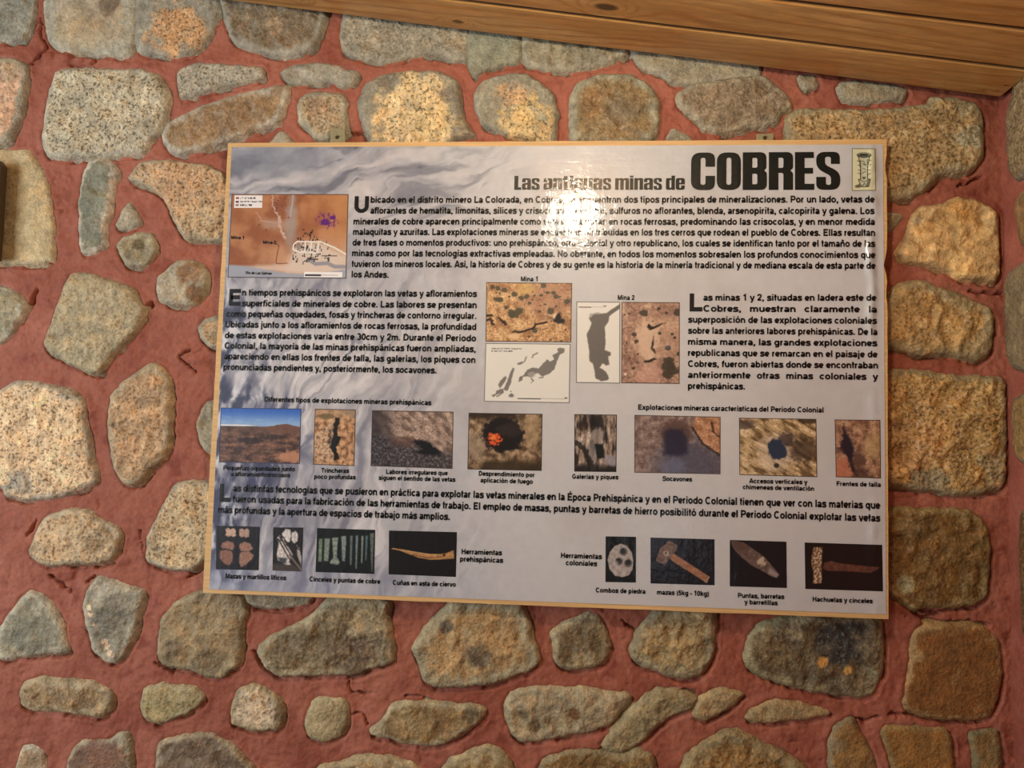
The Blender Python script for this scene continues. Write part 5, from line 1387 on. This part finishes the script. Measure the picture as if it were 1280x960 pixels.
def pic_hammer(U, V, w, h):
    A = w / h; T = (716, 127, 1182, 467)
    c = black(U, 191, V, (20, 20, 28))
    m = pmask(U, V, A, pn(T, '865,258 885,240 1145,405 1130,455 880,300 855,275'), 0.01, 0.004, 192)
    c = solid(c, m, (158, 112, 84), U, V, A, 193, 0.15, 0.08)
    m = pmask(U, V, A, pn(T, '855,145 915,180 905,215 820,330 755,300 770,250 785,205'), 0.012, 0.008, 194)
    c = solid(c, m, (112, 90, 78), U, V, A, 195, 0.35, 0.06)
    c = mix(c, (196, 180, 160), blob(U, V, A, 0.245, 0.33, 0.06, 0.07, 196, 0.5) * 0.7)
    c = mix(c, (90, 72, 62), blob(U, V, A, 0.24, 0.33, 0.02, 0.03, 197))
    c = mix(c, (172, 146, 126), lmask(U, V, A, pn(T, '1115,445 1140,410'), 0.03) * 0.6)
    return c


def pic_point(U, V, w, h):
    A = w / h; T = (122, 142, 518, 470)
    c = black(U, 201, V, (16, 18, 22))
    m = pmask(U, V, A, pn(T, '122,142 215,155 300,210 370,260 465,375 450,400 420,395 330,345 270,315 200,260 150,205'), 0.012, 0.006, 202)
    c = solid(c, m, (104, 84, 76), U, V, A, 203, 0.3, 0.1)
    c = mix(c, (84, 60, 52), pmask(U, V, A, pn(T, '122,142 200,155 260,200 200,240 150,200'), 0.05) * m * 0.6)
    c = mix(c, (212, 192, 164), blob(U, V, A, 0.56, 0.45, 0.08, 0.1, 204, 0.6) * m * 0.8)
    c = mix(c, (168, 156, 150), pmask(U, V, A, pn(T, '400,330 465,378 445,400 390,370'), 0.03) * m * 0.8)
    return c


def pic_axe(U, V, w, h):
    A = w / h; T = (645, 157, 1184, 490)
    c = black(U, 211, V, (14, 12, 12))
    m = pmask(U, V, A, pn(T, '780,295 830,285 900,300 960,305 1160,318 1150,335 1100,360 960,355 800,355 770,340'), 0.01, 0.006, 212)
    c = solid(c, m, (98, 60, 46), U, V, A, 213, 0.3, 0.1)
    m = pmask(U, V, A, pn(T, '705,190 770,188 765,260 760,340 762,440 735,452 700,445 705,370 690,310 695,250'), 0.012, 0.01, 214)
    f = fbm(U * A / 0.05, V / 0.05, 215, 3)
    c = mix(c, mix((120, 84, 56), (206, 186, 158), sstep(-0.15, 0.35, f)), m)
    return c


def pic_crest(U, V, w, h):
    A = w / h; T = (440, 200, 824, 880)
    c = np.empty(U.shape + (3,)); c[:] = (222, 222, 184)
    ink = (52, 58, 46)
    body = pn(T, '545,330 725,330 705,450 690,560 690,690 735,695 700,815 590,815 545,700 585,690 580,560 570,430')
    c = mix(c, (196, 198, 168), pmask(U, V, A, body, 0.01))
    c = mix(c, ink, lmask(U, V, A, body + body[:1], 0.013))
    c = mix(c, ink, blob(U, V, A, 0.515, 0.16, 0.16, 0.062, 0, 0.0, 0.08))
    c = mix(c, (150, 158, 132), blob(U, V, A, 0.515, 0.15, 0.135, 0.04, 0, 0.0, 0.1))
    c = mix(c, (24, 30, 24), blob(U, V, A, 0.51, 0.155, 0.105, 0.026, 0, 0.0, 0.1))
    for s in ('575,420 530,400', '575,480 540,470', '580,560 548,545', '585,620 540,595', '580,400 580,690', '710,400 745,390', '705,470 745,460', '695,550 735,545', '690,630 735,600', '690,380 690,690', '600,400 650,420', '610,450 670,470 640,440', '620,520 660,540', '600,600 660,570', '610,660 640,690 660,660', '560,700 640,740 700,700', '600,810 640,760 680,810', '690,720 680,810'):
        c = mix(c, ink, lmask(U, V, A, pn(T, s), 0.011, 0.006, 222) * 0.9)
    c = mix(c, (90, 94, 76), blob(U, V, A, 0.5, 0.70, 0.035, 0.03, 223, 0.3))
    c = mix(c, (100, 98, 78), pmask(U, V, A, pn(T, '490,800 560,770 590,790 570,830 500,830'), 0.02))
    c = mix(c, (84, 82, 64), pmask(U, V, A, pn(T, '700,690 740,695 715,810 690,810'), 0.02) * 0.9)
    return border(c, U, V, w, h, (110, 112, 86))


PICTURES = (('map', pic_map, 'printed map of the village and two mines in orange'), ('mina_a', pic_mina_a, 'aerial print of a sandy slope with bushes'), ('plan_a', pic_plan_a, 'white plan with grey excavation outlines'),
            ('plan_b', pic_plan_b, 'white plan with one tall grey shape'), ('mina_b', pic_mina_b, 'aerial print of brown ground with pits'), ('hill', pic_hill, 'photo print of a brown hillside under blue sky'),
            ('trench', pic_trench, 'photo print of a narrow dark trench'), ('vein', pic_vein, 'photo print of a low dark rock opening'), ('fire', pic_fire, 'photo print of an orange fire in a hole'),
            ('gallery', pic_gallery, 'photo print of a narrow mine gallery'), ('tunnel', pic_tunnel, 'photo print of a dark tunnel mouth'), ('shaft', pic_shaft, 'photo print of a blue-black shaft in yellow rock'),
            ('face', pic_face, 'photo print of a dark cleft in red rock'), ('mauls', pic_mauls, 'photo print of pink stone mauls on black'), ('hafted', pic_hafted, 'photo print of a white bound stone hammer'),
            ('chisels', pic_chisels, 'photo print of green copper chisels on black'), ('antler', pic_antler, 'photo print of an antler wedge on black'), ('pierced', pic_pierced, 'photo print of a grey pierced stone'),
            ('hammer', pic_hammer, 'photo print of a sledgehammer on black'), ('point', pic_point, 'photo print of an iron point on black'), ('axe', pic_axe, 'photo print of a rusty hatchet on black'),
            ('crest', pic_crest, 'small yellow emblem with an ancient vessel'))
for key, fn, lab in PICTURES:
    flat_print('emblem' if key == 'crest' else 'printed_map' if key == 'map' else 'printed_plan' if key.startswith('plan') else 'printed_photo',
               np.array(PHOTOS[key], float) / 1e4, -0.00155, fn, 0.00095, sheet, M_VINYL, lab)


# ---- the lettering
def curve_to_arrays(cu):
    o = bpy.data.objects.new('lettering_source', cu)
    COL.objects.link(o)
    dg = bpy.context.evaluated_depsgraph_get()
    dg.update()
    me = o.evaluated_get(dg).to_mesh()
    n = len(me.vertices)
    V = np.empty(n * 3, np.float32); me.vertices.foreach_get('co', V); V = V.reshape(-1, 3)
    me.calc_loop_triangles()
    T = np.empty(len(me.loop_triangles) * 3, np.int32); me.loop_triangles.foreach_get('vertices', T)
    o.evaluated_get(dg).to_mesh_clear()
    bpy.data.objects.remove(o)
    return V[:, :2].astype(float), T.reshape(-1, 3)


# plain bold letters as pen strokes: cap height 100, pen width 20; (advance, [strokes])
def arc(cx, cy, rx, ry, a0, a1, n=14):
    t = np.radians(np.linspace(a0, a1, n))
    return [(cx + rx * math.cos(a), cy + ry * math.sin(a)) for a in t]


def smooth(pts):
    P = np.array(pts, float)
    for _ in range(2):
        Q = np.concatenate([[P[0]], np.stack([P[:-1] * 0.75 + P[1:] * 0.25, P[:-1] * 0.25 + P[1:] * 0.75], 1).reshape(-1, 2), [P[-1]]])
        P = Q
    return [tuple(p) for p in P]


S_LOW = smooth([(65, 53), (60, 62), (39, 66), (16, 62), (14, 47), (28, 40), (48, 36), (64, 30), (63, 12), (40, 7), (14, 9), (11, 22)])
S_CAP = smooth([(80, 70), (74, 88), (46, 94), (16, 88), (12, 66), (32, 56), (58, 49), (82, 40), (80, 12), (46, 5), (14, 10), (11, 32)])
RING = lambda cx, rx=26: arc(cx, 36.5, rx, 27, 0, 360, 26)
PEN = {
    'a': (78, [arc(37, 45, 24, 19, 155, 0) + [(61, 0)], arc(36, 20.5, 23, 12, 0, 360, 22)]),
    'b': (85, [[(17, 0), (17, 100)], RING(44)]), 'd': (85, [[(68, 0), (68, 100)], RING(41)]),
    'p': (85, [[(17, -28), (17, 73)], RING(44)]), 'q': (85, [[(68, -28), (68, 73)], RING(41)]),
    'g': (85, [[(68, 73)] + arc(42, -6, 26, 14, 0, -150), RING(41)]),
    'c': (78, [arc(41, 36.5, 28, 27, 42, 318, 22)]),
    'e': (78, [[(16, 35), (66, 35)], [(68, 35)] + arc(40, 36.5, 28, 27, 5, 318, 24)]),
    'f': (46, [[(20, 0), (20, 74)] + arc(38, 74, 18, 17, 180, 70, 9), [(3, 64), (42, 64)]]),
    't': (46, [[(21, 96), (21, 22)] + arc(33, 20, 12, 11, 180, 280, 8), [(3, 64), (42, 64)]]),
    'h': (85, [[(17, 0), (17, 100)], arc(42.5, 41, 25, 22, 180, 0) + [(67.5, 0)]]),
    'n': (85, [[(17, 0), (17, 73)], arc(42.5, 41, 25, 22, 180, 0) + [(67.5, 0)]]),
    'u': (85, [[(68, 73), (68, 0)], [(17.5, 73)] + arc(42.5, 31, 25, 22, 180, 360)]),
    'm': (124, [[(17, 0), (17, 73)], arc(39.5, 41, 22, 22, 180, 0) + [(61.5, 0)], arc(84, 41, 22, 22, 180, 0) + [(106, 0)]]),
    'i': (39, [[(19, 0), (19, 73)], [(19, 84), (19, 101)]]), 'ı': (39, [[(19, 0), (19, 73)]]),
    'j': (39, [[(19, 73), (19, -10)] + arc(8, -10, 11, 9, 0, -110, 7), [(19, 84), (19, 101)]]),
    'l': (39, [[(19, 0), (19, 100)]]), 'k': (78, [[(17, 0), (17, 100)], [(66, 73), (26, 34)], [(36, 44), (68, 0)]]),
    'r': (54, [[(17, 0), (17, 73)], arc(40, 40, 23, 23, 180, 80, 9)]), 's': (75, [S_LOW]),
    'v': (78, [[(10, 73), (34, 8), (44, 8), (68, 73)]]), 'x': (78, [[(10, 73), (68, 0)], [(68, 73), (10, 0)]]),
    'y': (78, [[(9, 73), (40, 6)], [(69, 73), (38, -8), (30, -19), (13, -19)]]), 'z': (70, [[(8, 63), (60, 63), (12, 10), (64, 10)]]),
    'A': (101, [[(9, 0), (45, 91), (56, 91), (92, 0)], [(26, 27), (75, 27)]]),
    'B': (101, [[(18, 10), (18, 90), (54, 90)] + arc(56, 71, 21, 19, 90, -90, 9) + [(18, 52)], [(50, 52)] + arc(58, 31, 25, 21, 90, -90, 9) + [(18, 10)]]),
    'C': (101, [arc(51, 50, 38, 41, 45, 315, 24)]), 'D': (101, [[(18, 10), (18, 90), (46, 90)] + arc(46, 50, 39, 40, 90, -90, 14) + [(18, 10)]]),
    'E': (93, [[(84, 90), (19, 90), (19, 10), (86, 10)], [(19, 51), (78, 51)]]), 'F': (85, [[(80, 90), (19, 90), (19, 0)], [(19, 50), (70, 50)]]), 'G': (109, [arc(53, 50, 40, 41, 48, 330, 24) + [(90, 42), (56, 42)]]),
    'H': (101, [[(18, 0), (18, 100)], [(82, 0), (82, 100)], [(18, 52), (82, 52)]]), 'L': (85, [[(19, 100), (19, 10), (78, 10)]]),
    'M': (116, [[(17, 0), (17, 90), (25, 90), (54, 12), (62, 12), (91, 90), (99, 90), (99, 0)]]), 'N': (101, [[(18, 0), (18, 92), (82, 8), (82, 100)]]),
    'P': (93, [[(18, 0), (18, 90), (54, 90)] + arc(56, 67, 24, 23, 90, -90, 10) + [(18, 44)]]),
    'R': (101, [[(18, 0), (18, 90), (58, 90)] + arc(60, 68, 23, 22, 90, -90, 10) + [(18, 46)], [(54, 46), (90, 0)]]),
    'S': (93, [S_CAP]), 'T': (85, [[(4, 90), (81, 90)], [(42.5, 90), (42.5, 0)]]), 'U': (101, [[(18, 100)] + arc(50, 38, 32, 31, 180, 360, 14) + [(82, 100)]]),
    '0': (78, [arc(39, 50, 25, 41, 0, 360, 26)]), '1': (78, [[(16, 72), (46, 92), (46, 0)]]),
    '2': (78, [smooth([(14, 68), (18, 88), (39, 93), (62, 88), (64, 66), (50, 48), (18, 18), (14, 10), (68, 10)])]),
    '3': (78, [arc(37, 70, 23, 22, 150, -80, 12), arc(37, 29, 26, 22, 80, -150, 12)]), '5': (78, [[(66, 90), (24, 90), (18, 50)] + arc(38, 32, 27, 25, 130, -150, 14)]),
    '.': (39, [[(19, 0), (19, 20)]]), ',': (39, [[(21, 20), (19, 0), (12, -14)]]), ':': (46, [[(22, 0), (22, 20)], [(22, 53), (22, 73)]]),
    '(': (46, [arc(52, 36, 30, 70, 130, 230, 9)]), ')': (46, [arc(-6, 36, 30, 70, 50, -50, 9)]), '-': (46, [[(6, 36), (40, 36)]]), ' ': (39, []),
}
for _a, _b in (('á', 'a'), ('é', 'e'), ('í', 'ı'), ('ó', 'o'), ('ú', 'u')):
    if _b == 'o':
        PEN['o'] = (85, [arc(42.5, 36.5, 28, 27, 0, 360, 26)])
    _w, _s = PEN[_b]
    PEN[_a] = (_w, _s + [[(_w * 0.5 - 6, 84), (_w * 0.5 + 9, 100)]])
PEN['ñ'] = (85, PEN['n'][1] + [[(26, 88), (38, 94), (50, 88), (62, 94)]])
PEN['É'] = (93, PEN['E'][1] + [[(46, 110), (62, 124)]])


def stroke(pts, w):
    """One pen stroke as a strip of quads with mitred joints."""
    P = np.array(pts, float)
    closed = len(P) > 6 and np.hypot(*(P[0] - P[-1])) < 1e-6
    d = np.diff(P, axis=0); d /= np.linalg.norm(d, axis=1)[:, None] + 1e-12
    nr = np.stack([-d[:, 1], d[:, 0]], 1)
    N = np.zeros_like(P)
    for k in range(len(P)):
        a = nr[k - 1] if k > 0 else (nr[-1] if closed else nr[0])
        b = nr[k] if k < len(nr) else (nr[0] if closed else nr[-1])
        m = a + b; L = np.linalg.norm(m)
        m = m / L if L > 1e-6 else a
        N[k] = m / max(np.dot(m, a), 0.42)
    V = np.concatenate([P + N * w / 2, P - N * w / 2])
    n = len(P)
    T = []
    for k in range(n - 1):
        T += [(k, n + k, n + k + 1), (k, n + k + 1, k + 1)]
    return V, np.array(T)


def text_arrays(body, word=1.0, pen=25.0):
    VV = []; TT = []; off = 0; x = 0.0
    for ch in body:
        adv, strokes = PEN[ch]
        for s in strokes:
            v, t = stroke(s, pen if ch not in '.,:' else pen + 1)
            v[:, 0] += x
            VV.append(v); TT.append(t + off); off += len(v)
        x += adv * (word if ch == ' ' else 1.0)
    return np.concatenate(VV) / 100.0, np.concatenate(TT)


def line_arrays(body, width, cap):
    """Lettering fitted to a width: words spread apart when there is room, letters narrowed when there is not."""
    v, t = text_arrays(body)
    w1 = (v[:, 0].max() - v[:, 0].min()) * cap
    nsp = body.count(' ')
    if nsp and width > w1:
        k = min(1 + (width - w1) / (nsp * 0.39 * cap), 2.8)
        v, t = text_arrays(body, k)
        w1 = (v[:, 0].max() - v[:, 0].min()) * cap
    v = v * cap
    v[:, 0] = (v[:, 0] - v[:, 0].min()) * (width / w1)
    return v, t


def place(v, x0, z0, x1, z1):
    d = np.array([x1 - x0, z1 - z0]); d /= np.linalg.norm(d)
    u = np.array([0.0, 1.0])
    P = np.array([x0, z0]) + v[:, :1] * d + v[:, 1:] * u
    return P


blocks = {}
prev = None
for blk, body, x0, z0, x1, z1, cap in TEXTS:
    x0, z0, x1, z1, cap = (a / 1e4 for a in (x0, z0, x1, z1, cap))
    v, t = line_arrays(body, math.hypot(x1 - x0, z1 - z0), cap)
    if not blk.startswith('paragraph'):       # a second line just below the first belongs to the same caption
        same = prev is not None and prev[0].split('#')[0] == blk and 0 < prev[1] - z0 < 0.018 and abs(prev[2] - 0.5 * (x0 + x1)) < 0.02
        key = prev[0] if same else '%s#%d' % (blk, len(blocks))
        prev = (key, z0, 0.5 * (x0 + x1)); blk = key
    blocks.setdefault(blk, []).append((place(v, x0, z0, x1, z1), t))


def lettering(name, parts, mat, y=-0.0019):
    VV = []; TT = []; off = 0
    for P, t in parts:
        VV.append(np.stack([P[:, 0], np.full(len(P), y), P[:, 1]], -1)); TT.append(t + off); off += len(P)
    V = np.concatenate(VV); T = np.concatenate(TT)
    a, b, c = V[T[:, 0]], V[T[:, 1]], V[T[:, 2]]
    n = np.cross(b - a, c - a)[:, 1]
    T[n > 0] = T[n > 0][:, ::-1]
    me = np_mesh(name, V, T, smooth=False)
    return link(name, me, mat, sheet)


for blk, parts in blocks.items():
    nm = 'paragraph_lettering' if blk.startswith('paragraph') else blk.split('#')[0].replace(' ', '_') + '_lettering'
    lettering(nm, parts, M_INK)

# heavy condensed capitals and small letters for the heading, drawn as outlines (x, y, corner radius), height 100
GLYPH = {
    'C': (58, [[(0, 0, 25), (58, 0, 25), (58, 38, 0), (35, 38, 0), (35, 14, 6), (23, 14, 6), (23, 86, 6), (35, 86, 6), (35, 62, 0), (58, 62, 0), (58, 100, 25), (0, 100, 25)]]),
    'O': (58, [[(0, 0, 25), (58, 0, 25), (58, 100, 25), (0, 100, 25)], [(23, 14, 6), (35, 14, 6), (35, 86, 6), (23, 86, 6)]]),
    'B': (58, [[(0, 0, 0), (58, 0, 16), (58, 46, 8), (51, 52, 3), (57, 57, 7), (57, 100, 16), (0, 100, 0)], [(23, 15, 0), (35, 15, 5), (35, 43, 5), (23, 43, 0)], [(23, 59, 0), (35, 59, 5), (35, 85, 5), (23, 85, 0)]]),
    'R': (58, [[(0, 0, 0), (23, 0, 0), (23, 45, 0), (35, 45, 6), (35, 0, 0), (58, 0, 0), (58, 45, 8), (51, 51, 3), (58, 57, 7), (58, 100, 16), (0, 100, 0)], [(23, 58, 0), (35, 58, 5), (35, 85, 5), (23, 85, 0)]]),
    'E': (46, [[(0, 0, 0), (46, 0, 0), (46, 16, 0), (23, 16, 0), (23, 43, 0), (43, 43, 0), (43, 58, 0), (23, 58, 0), (23, 84, 0), (45, 84, 0), (45, 100, 0), (0, 100, 0)]]),
    'S': (57, [[(0, 34, 0), (0, 0, 25), (57, 0, 25), (57, 46, 18), (21, 66, 8), (21, 87, 6), (35, 87, 6), (35, 68, 0), (56, 68, 0), (56, 100, 25), (0, 100, 25), (0, 57, 18), (35, 36, 8), (35, 13, 6), (23, 13, 6), (23, 34, 0)]]),
    'L': (40, [[(0, 0, 0), (40, 0, 0), (40, 17, 0), (22, 17, 0), (22, 100, 0), (0, 100, 0)]]),
    'a': (50, [[(0, 0, 13), (20, 0, 8), (31, 7, 2), (31, 0, 0), (50, 0, 0), (50, 83, 17), (0, 83, 17), (0, 54, 0), (19, 54, 0), (19, 70, 4), (30, 70, 4), (30, 50, 3), (0, 44, 10)], [(19, 13, 4), (30, 13, 4), (30, 38, 2), (19, 36, 4)]]),
    's': (46, [[(0, 27, 0), (0, 0, 15), (46, 0, 15), (46, 39, 13), (17, 54, 5), (17, 71, 4), (28, 71, 4), (28, 56, 0), (45, 56, 0), (45, 83, 15), (0, 83, 15), (0, 46, 13), (28, 31, 5), (28, 12, 4), (18, 12, 4), (18, 27, 0)]]),
    'n': (50, [[(0, 0, 0), (20, 0, 0), (20, 69, 4), (30, 69, 4), (30, 0, 0), (50, 0, 0), (50, 83, 14), (26, 83, 4), (20, 77, 2), (20, 83, 0), (0, 83, 0)]]),
    'u': (50, [[(50, 83, 0), (30, 83, 0), (30, 14, 4), (20, 14, 4), (20, 83, 0), (0, 83, 0), (0, 0, 14), (24, 0, 4), (30, 6, 2), (30, 0, 0), (50, 0, 0)]]),
    'm': (78, [[(0, 0, 0), (20, 0, 0), (20, 69, 4), (29, 69, 4), (29, 0, 0), (49, 0, 0), (49, 69, 4), (58, 69, 4), (58, 0, 0), (78, 0, 0), (78, 83, 14), (54, 83, 4), (48, 77, 3), (42, 83, 4), (26, 83, 4), (20, 77, 2), (20, 83, 0), (0, 83, 0)]]),
    'i': (20, [[(0, 0, 0), (20, 0, 0), (20, 83, 0), (0, 83, 0)], [(0, 88, 0), (20, 88, 0), (20, 100, 0), (0, 100, 0)]]),
    't': (35, [[(6, 0, 10), (35, 0, 0), (35, 14, 0), (26, 14, 3), (26, 69, 0), (35, 69, 0), (35, 83, 0), (26, 83, 0), (26, 97, 0), (6, 97, 0), (6, 83, 0), (0, 83, 0), (0, 69, 0), (6, 69, 0)]]),
    'g': (50, [[(2, -20, 10), (50, -20, 15), (50, 83, 0), (31, 83, 0), (31, 77, 2), (24, 83, 4), (0, 83, 15), (0, 6, 14), (30, 6, 2), (30, -8, 3), (21, -8, 3), (21, 0, 0), (2, 0, 0)], [(20, 20, 4), (30, 20, 4), (30, 69, 4), (20, 69, 4)]]),
    'd': (50, [[(0, 0, 15), (24, 0, 4), (31, 6, 2), (31, 0, 0), (50, 0, 0), (50, 100, 0), (30, 100, 0), (30, 77, 2), (24, 83, 4), (0, 83, 15)], [(20, 14, 4), (30, 14, 4), (30, 69, 4), (20, 69, 4)]]),
    'e': (50, [[(0, 0, 16), (50, 0, 16), (50, 31, 0), (30, 31, 0), (30, 13, 4), (20, 13, 4), (20, 38, 0), (50, 38, 0), (50, 83, 16), (0, 83, 16)], [(20, 49, 0), (30, 49, 0), (30, 70, 4), (20, 70, 4)]]),
}


def fillet(path):
    out = []
    n = len(path)
    for k in range(n):
        p = np.array(path[k][:2], float); r = path[k][2]
        a = np.array(path[k - 1][:2], float) - p; b = np.array(path[(k + 1) % n][:2], float) - p
        if r <= 0:
            out.append(p); continue
        r = min(r, np.linalg.norm(a) * 0.5, np.linalg.norm(b) * 0.5)
        s = p + a / np.linalg.norm(a) * r; e = p + b / np.linalg.norm(b) * r
        for t in np.linspace(0, 1, 7):
            out.append(s * (1 - t) ** 2 + 2 * p * t * (1 - t) + e * t * t)
    return out


def heading(body, gap=4.5, space=22):
    cu = bpy.data.curves.new('lettering_source', 'CURVE')
    cu.dimensions = '2D'; cu.fill_mode = 'BOTH'
    x = 0
    for ch in body:
        if ch == ' ':
            x += space - gap; continue
        wd, paths = GLYPH[ch]
        for path in paths:
            q = fillet(path)
            sp = cu.splines.new('POLY'); sp.points.add(len(q) - 1); sp.use_cyclic_u = True
            for pt, (px, py) in zip(sp.points, q):
                pt.co = (x + px, py, 0, 1)
        x += wd + gap
    v, t = curve_to_arrays(cu)
    bpy.data.curves.remove(cu)
    return v, t


parts = []
for body, x0, z0, x1, z1, cap in TITLE:
    x0, z0, x1, z1, cap = (a / 1e4 for a in (x0, z0, x1, z1, cap))
    v, t = heading(body)
    sx = math.hypot(x1 - x0, z1 - z0) / v[:, 0].max()
    v = np.stack([(v[:, 0]) * sx, v[:, 1] * cap / 100.0], -1)
    parts.append((place(v, x0, z0, x1, z1), t))
lettering('heading_lettering', parts, M_TITLE)

# ------------------------------------------------------------------ dark panel standing in for a shadow-like strip at the left
strip_panel = bpy.data.objects.new('shadow_strip_panel', None)
COL.objects.link(strip_panel)
strip_panel['label'] = 'dark panel standing in for a shadow-like strip on the beige stone, mostly outside the left edge'
strip_panel['category'] = 'strip_panel'
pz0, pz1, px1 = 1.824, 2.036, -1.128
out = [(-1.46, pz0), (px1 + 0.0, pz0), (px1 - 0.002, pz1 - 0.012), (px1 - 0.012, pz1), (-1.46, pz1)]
link('panel', Mb().prism(out, -0.004, 0.016).done('panel', 0.002), M_STRIP_PANEL, strip_panel)
link('back_batten', Mb().box(-1.40, -1.37, 0.016, WALL_Y + 0.004, pz0 + 0.03, pz1 - 0.03).done('back_batten', 0.002), M_STRIP_PANEL, strip_panel)
